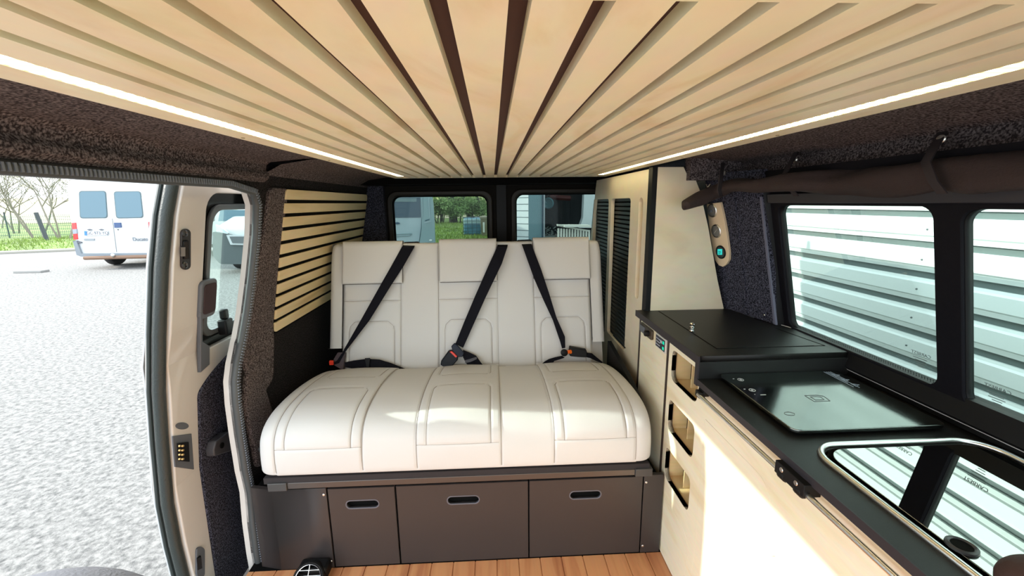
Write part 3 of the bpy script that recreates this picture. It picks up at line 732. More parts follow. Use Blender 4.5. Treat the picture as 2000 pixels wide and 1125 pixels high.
m = M(); pts = [kpt(*q, .052) for q in ((148, 920), (165, 916), (206, 955), (195, 966))]; m.prism(pts, (0, .006, 0)); obj('release_button', m, red, bu, bevel=.001)
L = pz([(690, 95), (700, 120), (790, 370), (860, 530), (930, 680), (985, 840), (1000, 895)], *k7); R = pz([(768, 95), (772, 115), (840, 290), (900, 470), (958, 660), (1022, 805), (1025, 890)], *k7)
b3, st = belt('black seat belt hanging over the right place to an orange-buttoned buckle', L, R, [-.03, .036, .045, .045, .04, .035, .03]); obj('shoulder_strap', st, webm, b3)
L = pz([(820, 1035), (870, 992), (900, 975), (950, 960), (1000, 950)], *k7); R = pz([(880, 1035), (930, 1012), (940, 990), (975, 980), (1020, 965)], *k7); obj('lap_strap', strap(L, R, [.02, .03, .035, .04, .035]), webm, b3)
m = M(); c1 = kpt(1015, 925, .045); m.lathe([(.012, 0), (.017, .003), (.017, .010), (.010, .014)], c1, (0, -1, .2), 18); obj('tongue', m, black, b3)
obj('tongue_tab', M().bar(kpt(1030, 925, .05), kpt(1062, 918, .05), .016, .003, side=(0, 0, 1)), orange, b3)
m = M(); pts = [kpt(*q, .052) for q in ((1060, 882), (1185, 905), (1192, 935), (1190, 965), (1130, 962), (1060, 955), (1054, 920))]; m.prism(pts, (0, .024, 0)); bu = obj('buckle', m, black, b3, bevel=.004)
m = M(); c = kpt(1064, 920, .054); m.lathe([(.0095, -.003), (.0095, .003)], c, (-1, -.25, 0), 16); obj('release_button', m, orange, bu)
L = pz([(1185, 925), (1225, 930), (1260, 960), (1310, 1000)], *k7); R = pz([(1188, 962), (1215, 968), (1260, 990), (1300, 1005)], *k7); obj('anchor_strap', strap(L, R, [.045, .04, .03, .02]), webm, b3)

# ================================================================== tall cabinet
YC = 1.63; XF = .605
tc_ = thing('tall_cabinet', 'tall pale plywood cabinet with two black louvred openings behind the bench', 'cabinet', (.75, 2.05, 0))
def K(x, y, X=XF): p = at(x, y, X=X); return (p.y, p.z)
v1 = [K(1160, 388), K(1189, 387)]; v2 = [K(1194, 388), K(1232, 387)]; v3 = [K(1246, 386), K(1256, 386)]
zt = 1.274
far = 2.62
oA = [(1.652, 0), (far, 0), (far, .95), (2.50, 1.33), (2.48, 1.381), (1.652, 1.381)]
h1 = rpoly([(v1[0][0]+.02, .50), (v1[1][0], .545), (v1[1][0], zt), (v1[0][0]+.0, zt)], .02)
h2 = rpoly([(v2[0][0], .575), (v2[1][0], .575), (v2[1][0], zt), (v2[0][0], zt)], .022)
h3 = rrect(1.700, 1.748, .855, zt, .0235, 8)
obj('front_panel', yz([oA, h1, h2, h3], XF+.009, .018, .0012), cabw, tc_)
obj('side_panel', xz([[(.622, .0), (.93, .0), (.925, .835), (.890, .95), (.835, 1.16), (.79, 1.30), (.768, 1.345), (.74, 1.352), (.722, 1.385), (.622, 1.385)]], YC-.009, .018, .001), cabw, tc_)
obj('corner_strip', M().box(XF-.001, .624, YC-.019, 1.652, 0, 1.386), black, tc_, bevel=.001)
obj('carcass', M().box(.64, .66, 1.66, 2.6, .3, 1.37).box(.64, .90, 1.66, 2.6, 0, .3), blackm, tc_)
obj('grip_lining', M().box(.628, .636, 1.69, 1.76, .84, 1.29), mat('grip_wood', (.72, .50, .22), .5), tc_)
for ya, yb in ((v1[1][0]-.01, v1[0][0]+.03), (v2[1][0]-.01, v2[0][0]+.01)):
    m = M(); z = .50
    while z < 1.30:
        m.prism([(.632, ya, z), (.626, ya, z+.003), (.626, ya, z+.0155), (.632, ya, z+.0185), (.638, ya, z+.01)], (0, yb-ya, 0)); z += .0205
    obj('roller_shutter', m, mat('black_shutter', (.006, .009, .009), .4, spec=.4), tc_)
m = M().tube([(.600, 1.83, .598), (.600, 2.02, .598)], .003, 6); obj('pull_bar', m, black, tc_)

# gauge strip on the pillar
gs = thing('gauge_panel', 'narrow plywood strip with three round gauges fixed to the felt pillar', 'gauge panel', onp(1410, 515, .002))
d_ = -PN if PN.x > 0 else PN
ol = [(1385, 398), (1412, 394), (1418, 420), (1424, 452), (1429, 490), (1429, 506), (1424, 515), (1417, 520), (1409, 517), (1402, 508), (1397, 488), (1390, 440)]
m = M(); m.prism([onp(x, y, .002) for x, y in ol], d_*.010); obj('strip', m, [mat('gauge_ply', (.72, .56, .38), .45)], gs, bevel=.001)
for i, (x, y) in enumerate(((1397, 410), (1405, 450), (1413.5, 491))):
    c = onp(x, y, .012); rr_ = .0265
    g = obj('gauge', M().lathe([(rr_, 0), (rr_, .003), (rr_-.003, .005), (rr_-.005, .004)], c, d_, 28), steel if i < 2 else black, gs)
    obj('dial', M().lathe([(rr_-.0048, .0), (rr_-.0048, .0044)], c, d_, 28), mat('dial_metal', (.35, .34, .32), .3, .6) if i < 2 else mat('dial_dark', (.03, .04, .045), .4), g)
    U_ = (onp(x+3, y, .02)-onp(x, y, .02)).normalized(); V2 = (onp(x, y-3, .02)-onp(x, y, .02)).normalized()
    c2 = c+d_*.005
    if i == 2: obj('lcd', plate([rrect(-.013, .012, -.010, .013, .001)], c2, U_, V2, .001), teal, g); obj('digits', plate([rrect(-.008, .006, .003, .005, 0), rrect(-.006, .007, -.001, .001, 0), rrect(-.007, .004, -.006, -.004, 0)], c2+d_*.001, U_, V2, .0006), mat('lcd_dark', (.01, .10, .10), .5), g)
    elif i == 1: obj('needle', M().bar(c2-U_*.008-V2*.008, c2+U_*.008+V2*.008, .002, .001), mat('needle', (.75, .75, .7), .3), g)
    else: obj('knob', M().lathe([(.006, 0), (.006, .004), (.003, .005)], c2, d_, 16), greyp, g)

# ================================================================== kitchen
XK = .59
ku = thing('kitchen_unit', 'long pale ash kitchen cabinet with three open niches in its front', 'kitchen cabinet', (.8, .6, 0))
step = 1.103
yA = 1.335
fo = [(-.45, .004), (yA, .004), (yA, .815), (step+.002, .815), (step+.002, .748), (-.45, .748)]
lit_ash = wood('golden_lit_ash', (.88, .66, .34), (.84, .60, .29), (.74, .50, .22), (1, 1.5, 7), wob=.6)  # ash toned golden in its colour to imitate warm light inside the niches
n_ = [rpoly([(1.125, za), (1.31, za+.0), (1.31, zb), (1.125, zb)], [.028, .030, .022, .022]) for za, zb in ((.672, .778), (.490, .602), (.306, .424))]
g_ = .0009
def holes(o, d): 
    cx = sum(p[0] for p in o)/len(o); cz_ = sum(p[1] for p in o)/len(o)
    return [(cx+(p[0]-cx)*(1+d/.12), cz_+(p[1]-cz_)*(1+d/.2)) for p in o]
D1 = rrect(.778, 1.072, .02, .655, [0, 0, 0, .055])
D2 = rrect(1.107, 1.33, .02, .232, [0, 0, 0, .05])
q1, q2 = K(1509, 1110, XK), K(1520, 1091, XK)
D3 = rrect(.30, .762, .02, q2[1], [0, 0, .03, .03])
def shrink(o, d):
    a0, a1 = min(p[0] for p in o), max(p[0] for p in o); b0, b1 = min(p[1] for p in o), max(p[1] for p in o)
    return [((a0+a1)/2+(p[0]-(a0+a1)/2)*(1-2*d/(a1-a0)), (b0+b1)/2+(p[1]-(b0+b1)/2)*(1-2*d/(b1-b0))) for p in o]
obj('front_panel', yz([fo, D1, D2, D3]+n_, XK+.0075, .015), ash, ku)
obj('carcass', M().box(.66, .94, -.45, 1.10, .0, .70).box(.66, .94, 1.10, 1.60, .0, .79).box(.611, .66, -.44, 1.08, .01, .70).box(.606, .611, 1.34, 1.34, .0, .8), blackm, ku)
obj('door_backing', M().box(.6055, .6105, .25, 1.09, .0, .70).box(.6055, .6105, 1.095, 1.335, .0, .26), blackm, ku)
for nm, D in (('door', D1), ('lower_flap', D2), ('door', D3)): obj(nm, yz([shrink(D, .0011)], XK+.0075, .015), ash, ku)
for o in n_:
    m = M(); o2 = [Vector((XK+.0005, y, z)) for y, z in o]; n2 = len(o2); m.add(o2+[p+Vector((.016, 0, 0)) for p in o2], [(i, i+n2, (i+1) % n2+n2, (i+1) % n2) for i in range(n2)])
    nk = obj('niche', m, nichedge, ku)
    a0, a1 = min(p[0] for p in o), max(p[0] for p in o); b0, b1 = min(p[1] for p in o), max(p[1] for p in o)
    m = M(); xa, xb = .6055, .665
    a0 -= .006; a1 += .004; b0 -= .004; b1 += .004
    m.add([(xa, a0, b0), (xb, a0, b0), (xb, a1, b0), (xa, a1, b0), (xa, a0, b1), (xb, a0, b1), (xb, a1, b1), (xa, a1, b1)], [(0, 1, 2, 3), (1, 5, 6, 2), (4, 7, 6, 5), (0, 4, 5, 1), (3, 2, 6, 7)])
    obj('niche_box', m, lit_ash, nk, smooth=0)
    obj('niche_divider', M().box(.63, .664, 1.245, 1.249, b0, b1), lit_ash, nk)
eu = thing('electrics_cabinet', 'narrow ash cabinet with a switch and a display, beside the bench', 'cabinet', (.75, 1.48, 0))
obj('front_panel', yz([[(1.347, .004), (1.612, .004), (1.612, .815), (1.347, .815)]], XK+.0075, .015, .0008), ash, eu)
obj('edge_strip', M().box(XK-.003, .64, 1.3375, 1.3465, .0, .815).box(XK-.001, .64, 1.612, 1.628, 0, .83), mat('dark_strip', (.03, .018, .014), .5), eu)
sw = obj('switch', yz([rpoly([(1.475, .752), (1.60, .752), (1.60, .790), (1.475, .790)], .010)], XK-.004, .010, .002), mat('switch_frame', (.05, .035, .02), .4), eu)
obj('rocker', M().box(XK-.014, XK-.006, 1.54, 1.592, .758, .784), greyp, sw, bevel=.002); obj('knob', M().lathe([(.011, 0), (.011, .014), (.009, .017)], (XK-.008, 1.505, .771), (-1, 0, 0), 18), black, sw)
ds = obj('display', yz([rrect(1.352, 1.440, .745, .795, .003)], XK-.003, .008, .001), mat('display_bezel', (.62, .60, .55), .4), eu)
obj('screen', M().box(XK-.0085, XK-.0065, 1.356, 1.434, .750, .790), mat('display_black', (.012, .016, .03), .3), ds)
for y, z, c in ((1.366, .780, 'g'), (1.366, .760, 'g'), (1.385, .778, 'w')):
    obj('button', M().box(XK-.0095, XK-.0083, y-.006, y+.006, z-.005, z+.005), mat('green_light', (.0, .5, .3), .5, emit=.5) if c == 'g' else mat('pale_button', (.5, .55, .6), .5), ds)
m = M()
for k in range(4):
    for j in range(3): m.box(XK-.0092, XK-.0083, 1.396+k*.009, 1.402+k*.009, .757+j*.011, .760+j*.011)
obj('markings', m, mat('display_print', (.45, .5, .6), .5), ds)

# worktops
bkx = lambda y: .925+(1.66-y)*.26
m = xy([[(.572, step), (.572, 1.625), (.925, 1.66), (.965, 1.45), (.99, 1.37), (1.02, 1.30), (1.03, step)]], .8225, .017, .001)
wt = thing('raised_worktop', 'black raised worktop section with a flush lid and chrome knob', 'worktop', (.8, 1.35, .8))
obj('board', m, topm, wt)
obj('front_edge', M().box(.5695, .5722, step-.001, 1.626, .808, .8315), blackedge, wt)
lid = obj('lid', xy([rrect(.655, .955, 1.16, 1.60, .004)], .8312, .0022), topm, wt)
m = M()
for a, b in (((.654, 1.605), (.654, 1.158)), ((.654, 1.158), (.985, 1.158)), ((.985, 1.158), (.94, 1.45))): m.bar((a[0], a[1], .8313), (b[0], b[1], .8313), .0022, .001, side=(0, 1, 0) if a[1] == b[1] else (1, 0, 0))
obj('lid_gap', m, blackm, wt)
m = M(); m.tube([(.935, 1.655, .8318), (.985, 1.42, .8318), (1.02, 1.31, .8318)], .0015, 6); obj('back_bead', m, mat('pale_bead', (.45, .44, .42), .4), wt)
kx = at(1351, 648, Z=.832)
obj('lid_knob', M().lathe([(.008, 0), (.009, .004), (.0055, .007), (.0055, .010), (.0085, .013), (.0085, .017), (.005, .020), (.0075, .024), (.0085, .027), (.006, .030), (.001, .031)], kx, (0, 0, 1), 20), chrome, wt)
obj('riser', M().box(.571, 1.03, step-.006, step+.006, .752, .8145), mat('riser_black', (.004, .004, .004), .5), wt)
obj('riser_edge', M().box(.569, .574, step-.008, step+.008, .745, .832), blackedge, wt)
lw = thing('worktop', 'long black worktop carrying the hob and the sink under the window', 'worktop', (.8, .4, .745))
SK = rrect(.637, .992, .12, .748, .055, 8)
obj('board', xy([rrect(.572, 1.035, -.45, step-.008, .0), SK], .757, .016), topm, lw)
obj('front_edge', M().box(.5695, .5722, -.45, step-.007, .7485, .7655), blackedge, lw)
m = M().box(1.012, 1.03, -.45, step, .766, .78); obj('back_batten', m, black, lw, bevel=.002)
m = M(); m.tube([(1.010, -.4, .781), (1.010, step, .781)], .0018, 6); obj('back_bead', m, mat('pale_bead', (.45, .44, .42), .4), lw)
# ledge between window and worktop
struct('trim_7', M().prism([(1.0, -.45, .79), (xr(.84)-.005, -.45, .835), (1.05, -.45, .835), (1.05, -.45, .76), (1.03, -.45, .76)], (0, 1.85, 0)), black)

# hob
hb = thing('induction_hob', 'square black glass induction hob with touch marks set on the worktop', 'hob', (.8, .95, .765))
obj('housing', xy([rrect(.64, .96, .800, 1.094, .015)], .768, .006), black, hb)
gl = obj('glass_top', xy([rrect(.630, .975, .790, 1.094, .018)], .7755, .009, .0015), satin, hb)
prt = mat('white_print', (.55, .57, .58), .5); m = M(); zz = .7803
for cx, cy in ((.668, 1.050), (.660, .985)):
    m = M(); m.tube([(cx+.0075*math.cos(2*PI*k/24), cy+.0075*math.sin(2*PI*k/24), zz) for k in range(24)], .0006, 5, closed=True)
    m.box(cx-.003, cx+.003, cy-.0006, cy+.0006, zz-.0003, zz+.0003).box(cx-.0006, cx+.0006, cy-.003, cy+.003, zz-.0003, zz+.0003)
    m.box(cx-.018, cx-.014, cy+.006, cy+.008, zz-.0003, zz+.0003); obj('touch_mark', m, prt, gl)
m = M()
m.box(.664, .678, .956, .958, zz-.0003, zz+.0003).box(.651, .653, .960, .962, zz-.0003, zz+.0003)
obj('touch_mark', m, prt, gl)
m = M()
for k, w_ in enumerate((.10, .075, .105, .06)): m.box(.930+k*.006, .9315+k*.006, 1.085-w_, 1.085, zz-.0003, zz+.0003)
for k in range(3):
    cx, cy = .948, 1.06-k*.032; m.tube([(cx-.008, cy-.008, zz), (cx+.008, cy, zz), (cx-.008, cy+.008, zz)], .0008, 5, closed=True)
obj('warning_print', m, mat('blue_grey_print', (.25, .30, .36), .5), gl)
m = M()
for cx, cy in ((.79, .93),):
    for rr_ in (1, .55):
        m = M(); m.tube([(cx+.020*rr_*a_, cy+.016*rr_*b_, zz) for a_, b_ in ((-1, -1), (1, -1), (1.2, .6), (.6, 1), (-1, 1))], .0006, 5, closed=True); obj('zone_mark', m, mat('faint_print', (.10, .11, .11), .5), gl)
m = M()
m.tube([(.67+.011*math.cos(2*PI*k/20), .86+.008*math.sin(2*PI*k/20), zz) for k in range(20)], .0005, 5, closed=True)
obj('zone_mark', m, mat('faint_print', (.10, .11, .11), .5), gl)

# sink with black glass lid
sk = thing('sink', 'steel-rimmed sink closed by a black mirror-glass lid, nearest the camera', 'sink', (.82, .45, .74))
path = rrect(.632, .997, .115, .753, .058, 10)
m = M(); m.tube([(x, y, .767) for x, y in path], .0062, 12, closed=True); obj('rim', m, steel, sk)
m = M(); p2 = rrect(.642, .987, .125, .743, .050, 10); n2 = len(p2); m.add([(x, y, .766) for x, y in p2]+[(x, y, .64) for x, y in p2], [(i, i+n2, (i+1) % n2+n2, (i+1) % n2) for i in range(n2)]+[tuple(range(n2, 2*n2))]); obj('basin', m, steel, sk)
hc = at(1878, 1068, Z=.770); hr_ = .0145
circ = [(hc.x+hr_*math.cos(2*PI*k/32), hc.y+hr_*math.sin(2*PI*k/32)) for k in range(32)]
ld = obj('lid', xy([rrect(.649, .979, .135, .735, .045, 10), circ], .766, .007, .0008), gloss, sk)
obj('finger_hole', M().lathe([(hr_-.001, -.012), (hr_-.0005, .002), (hr_+.004, .003), (hr_+.0035, .006), (hr_+.0005, .0075), (hr_-.002, .006), (hr_-.003, -.012)], (hc.x, hc.y, .767), (0, 0, 1), 32), mat('black_grommet', (.03, .03, .035), .35), ld)
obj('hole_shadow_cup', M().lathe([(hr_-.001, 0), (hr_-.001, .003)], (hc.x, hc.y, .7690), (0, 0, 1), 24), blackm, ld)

# rails on the kitchen front
tr = thing('towel_rail', 'pair of slim steel rails on black brackets along the kitchen front', 'rail', (.565, .6, .72))
zr2 = .729; xr2 = .566
m = M(); m.tube([(xr2, 1.075, zr2), (xr2, .715, zr2)], .0056, 14); obj('rail', m, steel, tr)
m = M(); m.tube([(xr2, .680, zr2), (xr2, -.2, zr2)], .0056, 14); obj('rail', m, steel, tr)
m = M(); m.box(.574, .590, 1.060, 1.092, zr2-.002, zr2+.014).box(.563, .580, 1.062, 1.088, zr2-.008, zr2+.010); obj('end_bracket', m, black, tr, bevel=.002)
m = M()
m.box(.556, .590, .655, .735, zr2-.004, zr2+.022)
for y in (.718, .672): m.lathe([(.010, -.010), (.0115, -.008), (.0115, .008), (.010, .010)], (xr2, y, zr2-.001), (0, 1, 0), 14)
cb_ = obj('centre_bracket', m, black, tr, bevel=.0012)
for y in (.716, .676): obj('screw', M().lathe([(.005, 0), (.0042, .001)], (.5558, y, zr2+.012), (-1, 0, 0), 12), steel, cb_)

# brown rounded thing leaning in at the lower right corner
p = at(1992, 1128, Z=.80); 
obj('brown_pouch', M().ell((p.x+.012, p.y-.012, .80), (.045, .035, .030), 28, 16), mat('dark_brown_leather', (.035, .012, .009), .7, bump=.2, bscale=90), label='dark brown rounded pouch at the near corner of the sink lid', cat='pouch')

# ================================================================== rolled curtain with its straps
def cpt(x, y, X): return at(x, y, X=X)
ct = thing('rolled_curtain', 'dark brown curtain rolled up and strapped above the right windows', 'curtain', at(1700, 355, X=.91))
cen = [at(1338, 401, Y=1.50), at(1366, 390, Y=1.52), at(1400, 374, Y=1.52), at(1430, 362, Y=1.46), at(1480, 362, Y=1.33), at(1560, 356, Y=1.18), at(1640, 357, X=.905), at(1720, 352, X=.905), at(1800, 346, X=.905), at(1850, 340, X=.905), at(1920, 341, X=.905), at(2000, 335, X=.905), Vector((.905, .3, 1.30)), Vector((.905, -.3, 1.30))]
rad = [.018, .027, .026, .021, .022, .025, .034, .036, .034, .030, .035, .033, .034, .03]
def spl(P, t):
    N = len(P)-1; k = min(t*N, N-1e-6); i = int(k); q = k-i
    p = [P[max(0, min(N, i+j-1))] for j in range(4)]
    return .5*((2*p[1])+(p[2]-p[0])*q+(2*p[0]-5*p[1]+4*p[2]-p[3])*q*q+(3*p[1]-p[0]-3*p[2]+p[3])*q**3)
m = M(); nn, kk = 200, 28; R_ = []
for i in range(nn+1):
    t_ = i/nn; c = spl(cen, t_); d = (spl(cen, min(1, t_+.01))-spl(cen, max(0, t_-.01))).normalized()
    a = d.cross(Vector((0, 0, 1))).normalized(); b = a.cross(d)
    N = len(rad)-1; q = t_*N; j = min(int(q), N-1); r = rad[j]+(rad[j+1]-rad[j])*(q-j)
    for k in range(kk):
        th_ = 2*PI*k/kk; dd = a*math.cos(th_)+b*math.sin(th_)
        f = 1+.16*noise.noise(c*9+dd*.9)+.10*math.sin(th_*3+c.y*14)
        R_.append(c+dd*r*f)
fs = [(i*kk+k, i*kk+(k+1) % kk, (i+1)*kk+(k+1) % kk, (i+1)*kk+k) for i in range(nn) for k in range(kk)]+[tuple(range(kk)), tuple(nn*kk+k for k in range(kk))[::-1]]
m.add(R_, fs); cloth = mat('brown_black_cloth', (.030, .017, .016), .85, bump=.2, bscale=250)
obj('cloth', m, cloth, ct, smooth=80)
for x, y, X, top, low in ((1412, 338, None, 318, 384), (1555, 312, .915, 298, 383), (1841, 272, .915, 258, 378), (2300, 240, .915, 225, 370)):
    if X is None: A = at(x, top, Y=1.50); B = at(x-4, low, Y=1.44); S_ = at(x, y, Y=1.485)
    else: A = at(x, top, X=X); B = at(x, low, X=X-.045); S_ = at(x, y, X=X-.006)
    w_ = .019
    mid = (A+B)/2+Vector((-.035, 0, 0.0)) if X else (A+B)/2+Vector((-.02, -.03, 0))
    P_ = [A, A.lerp(mid, .5)+Vector((.0, 0, 0)), mid, mid.lerp(B, .6)+Vector((-.006, 0, 0)), B]
    dirw = Vector((0, 1, 0)) if X else Vector((.9, .4, 0))
    m = M().ribbon([q-dirw*w_/2 for q in P_], [q+dirw*w_/2 for q in P_], .003); s_ = obj('strap', m, mat('strap_cloth', (.022, .015, .017), .8), ct, smooth=80)
    nd = Vector((-1, -.25, 0)).normalized() if X else Vector((-.3, -1, 0)).normalized()
    obj('snap', M().lathe([(.0085, 0), (.0085, .002), (.006, .0045), (.001, .0055)], S_+nd*.004, nd, 20), mat('snap_metal', (.75, .72, .66), .3, .9), s_)
for x, y in ((1765, 319), (1903, 302), (1383, 363)):
    c = at(x, y, X=.915) if x > 1400 else at(x, y, Y=1.50); m = M()
    m.tube([c+Vector((0, .014, .006)), c+Vector((0, .004, -.003)), c+Vector((0, -.004, -.003)), c+Vector((0, -.014, .006))], .0018, 6)
    obj('hook', m, steel, ct)

# ================================================================== sliding door, pushed back outside the wall
dr = thing('door_1', None, None, (-1.0, 1.7, -.25), kind='structure')
def DP(x, y, dx=0): return atf(x, y, lambda z: xd(z)+dx)
fe = [DP(x, y) for x, y in ((352, 352), (340, 420), (331, 520), (326, 650), (325, 760), (331, 860), (341, 980), (356, 1060), (372, 1125))]
front = [(p.y, p.z) for p in fe]
we = [DP(x, y) for x, y in ((404, 398), (391, 470), (387, 560), (388, 640), (392, 690), (440, 668))]
yw0 = sum(p.y for p in we[1:4])/3; 
wt_, wb_ = we[0].z+.0, .79
outl = front + [(front[-1][0], -.22), (2.45, -.22), (2.45, 1.335), (front[0][0], 1.335)]
WO = rrect(yw0, 2.25, wb_, 1.30, .055)
me = yz([outl, WO], 0, .022, .004); bend(me, xd, [.4, .5, .6, .7, .8, .9, 1.0, 1.1, 1.2])
obj('inner_shell', me, cream, dr)
me = yz([[(y-.008, z) for y, z in outl[:-1]]+[(front[0][0]-.008, 1.34)], rrect(yw0+.03, 2.22, wb_+.03, 1.27, .05)], 0, .006, .001); bend(me, lambda z: xd(z)-.055, [.4, .5, .6, .7, .8, .9, 1.0, 1.1, 1.2])
obj('outer_skin', me, white, dr)
# front end face between inner shell and outer skin, with its weatherstrip
m = M(); A = [Vector((xd(z), y, z)) for y, z in front]+[Vector((xd(-.2), front[-1][0], -.22))]; B = [p+Vector((-.055, -.008, 0)) for p in A]
m.grid(lambda u, v: A[round(u*(len(A)-1))].lerp(B[round(u*(len(A)-1))], v), len(A)-1, 1); obj('end_face', m, cream, dr)
m = M(); m.tube([p+Vector((-.012, -.012, 0)) for p in A], .016, 10); obj('weatherstrip', m, rubberg, dr)
m = M(); m.tube([p+Vector((-.038, -.016, 0)) for p in A], .006, 8); obj('outer_lip', m, mat('dark_lip', (.02, .03, .03), .5), dr)
# window: deep black surround, inner frame and glass
me = yz([rrect(yw0-.004, 2.254, wb_-.004, 1.304, .058), rrect(yw0+.042, 2.2, wb_+.045, 1.258, .05)], 0, .012, .002); bend(me, lambda z: xd(z)-.018, [.9, 1.0, 1.1, 1.2]); wf = obj('window_frame', me, mat('gloss_black', (.006, .006, .006), .12), dr)
me = yz([rrect(yw0+.034, 2.21, wb_+.037, 1.266, .055), rrect(yw0+.052, 2.19, wb_+.055, 1.248, .05)], 0, .010, .002); bend(me, lambda z: xd(z)-.006, [.9, 1.0, 1.1, 1.2]); obj('inner_seal', me, mat('grey_bead', (.07, .075, .08), .35), wf)
me = yz([rrect(yw0+.04, 2.2, wb_+.04, 1.26, .05)], 0, .004); bend(me, lambda z: xd(z)-.026, [.9, 1.0, 1.1, 1.2]); obj('glass', me, glasst, wf)
# window catch
c = DP(436, 628, .0); m = M(); m.box(c.x-.01, c.x+.022, c.y-.022, c.y+.022, c.z-.045, c.z+.01).box(c.x-.005, c.x+.018, c.y-.012, c.y+.012, c.z+.01, c.z+.045); obj('window_catch', m, black, wf, bevel=.006)
# recessed pull handle and plastic trim below it
h0, h1_ = DP(388, 550, .012), DP(416, 614, .012)
me = yz([rrect(h0.y, h1_.y+.0, h1_.z, h0.z, .018)], 0, .024, .006); bend(me, lambda z: xd(z)+.010, [.95]); hd = obj('pull_handle', me, greyp, dr)
me = yz([rrect(h0.y+.012, h1_.y-.008, h1_.z+.014, h0.z-.014, .012)], 0, .006, .001); bend(me, lambda z: xd(z)+.022, [.95]); obj('grip_pad', me, mat('maroon_black', (.028, .010, .012), .6), hd)
q = [DP(x, y, .01) for x, y in ((384, 610), (389, 610), (389, 668), (403, 676), (403, 712), (385, 728))]
m = M(); m.prism(q, (.012, 0, 0)); obj('lower_trim', m, greyp, dr, bevel=.002)
# felt door card
q = [DP(x, y) for x, y in ((384, 800), (392, 770), (440, 735))]; yc0 = q[0].y+.0
card = rpoly([(DP(386, 900).y, .66), (DP(396, 1000).y, .30), (DP(412, 1125).y, -.15), (2.40, -.15), (2.40, .78), (1.6, .765), (DP(386, 800).y+.05, .70)], [.02, 0, .0, 0, 0, .1, .05])
me = yz([card], 0, .012, .002); bend(me, lambda z: xd(z)+.014, [.2, .4, .5, .6, .7]); obj('door_card', me, feltd, dr)
# striker, contact plate, blanking oval, lower catch, stop arm
def dplate(nm, px, mt, dx, t_, parent=dr, bev=.001, r=.004):
    pts = [DP(x, y, dx) for x, y in px]; me = M(); me.prism(pts, (t_, 0, 0)); return obj(nm, me, mt, parent, bevel=bev)
def dstad(x0_, x1_, ya, yb):
    r_ = (x1_-x0_)/2; cx = (x0_+x1_)/2; o = []
    for k in range(9): a_ = PI*k/8; o.append((cx+r_*math.cos(a_), ya+r_-r_*math.sin(a_)))
    for k in range(9): a_ = PI+PI*k/8; o.append((cx+r_*math.cos(a_), yb-r_-r_*math.sin(a_)))
    return o
lt = dplate('striker_plate', dstad(351, 369, 447, 527), mat('black_zinc', (.02, .018, .02), .35), .011, .006)
for y in (456, 518): c = DP(360, y, .018); obj('screw', M().lathe([(.010, 0), (.010, .003), (.006, .005), (.004, .002)], c, (1, 0, 0), 16), mat('dark_bolt', (.08, .08, .085), .3, .8), lt)
obj('striker_bar', M().bar(DP(357, 482, .02), DP(357, 500, .02), .010, .010), MATS['dark_bolt'], lt); obj('latch_claw', M().bar(DP(362, 470, .02), DP(364, 505, .02), .014, .012), black, lt, bevel=.002)
dplate('blanking_cap', [(342+13*math.cos(2*PI*k/20)+13, 832+7*math.sin(2*PI*k/20)) for k in range(20)], greyp, .011, .002)
cp2 = dplate('contact_plate', [(335, 852), (372, 847), (377, 917), (340, 912)], greyp, .010, .004)
dplate('contact_block', [(345, 866), (366, 863), (368, 902), (348, 900)], black, .015, .005, cp2)
for k in range(4):
    for j in range(2): c = DP(350+6*j, 871+k*8.5, .022); obj('contact_pin', M().lathe([(.004, 0), (.003, .004)], c, (1, 0, 0), 10), mat('brass', (.75, .5, .2), .3, .9), cp2)
l2 = dplate('lower_catch', dstad(381, 397, 1068, 1128), greyp, .011, .006); obj('latch_claw', M().bar(DP(388, 1088, .02), DP(390, 1110, .02), .012, .012), black, l2)
m = M(); q = [DP(x, y, .02) for x, y in ((400, 880), (405, 862), (428, 845), (450, 842), (455, 866), (440, 880), (402, 892))]; m.prism(q, (.03, 0, 0)); sa = obj('stop_arm', m, mat('stop_grey', (.045, .043, .05), .5), dr, bevel=.004)
c = DP(433, 870, .052); obj('stop_hole', M().lathe([(.010, 0), (.010, .003), (.007, .004)], c, (1, 0, 0), 16), blackm, sa)

# front seat shoulder, lower left corner
c = at(90, 1190, X=-.62)
obj('front_seat', M().ell((c.x-.02, c.y, c.z-.085), (.17, .11, .11), 36, 20), mat('grey_seat_cloth', (.16, .17, .20), .8, bump=.2, bscale=200), label='grey rounded front seat edge in the lower left corner by the door', cat='seat')

# ================================================================== OUTSIDE
GZ = -.42
def gravel_mat():
    m = bpy.data.materials.new('pale_gravel'); m.use_nodes = True; nt = m.node_tree; b = nt.nodes['Principled BSDF']
    tc = nt.nodes.new('ShaderNodeTexCoord'); n = nt.nodes.new('ShaderNodeTexNoise'); n.inputs['Scale'].default_value = 26; n.inputs['Detail'].default_value = 8; n.inputs['Roughness'].default_value = .7
    nt.links.new(tc.outputs['Object'], n.inputs['Vector']); r = nt.nodes.new('ShaderNodeValToRGB'); nt.links.new(n.outputs['Fac'], r.inputs[0])
    r.color_ramp.elements[0].position = .35; r.color_ramp.elements[1].position = .62; r.color_ramp.elements[0].color = (.10, .10, .10, 1); r.color_ramp.elements[1].color = (.32, .315, .305, 1)
    nt.links.new(r.outputs[0], b.inputs['Base Color']); b.inputs['Roughness'].default_value = .95
    bp = nt.nodes.new('ShaderNodeBump'); bp.inputs['Strength'].default_value = .9; bp.inputs['Distance'].default_value = .03
    nt.links.new(n.outputs['Fac'], bp.inputs['Height']); nt.links.new(bp.outputs[0], b.inputs['Normal']); return m
grassm = mat('grass_ground', (.13, .20, .045), .95, var=.6, vscale=1.2, bump=.6, bscale=14)
fieldm = mat('dry_field', (.36, .33, .22), .95, var=.3, vscale=.4)
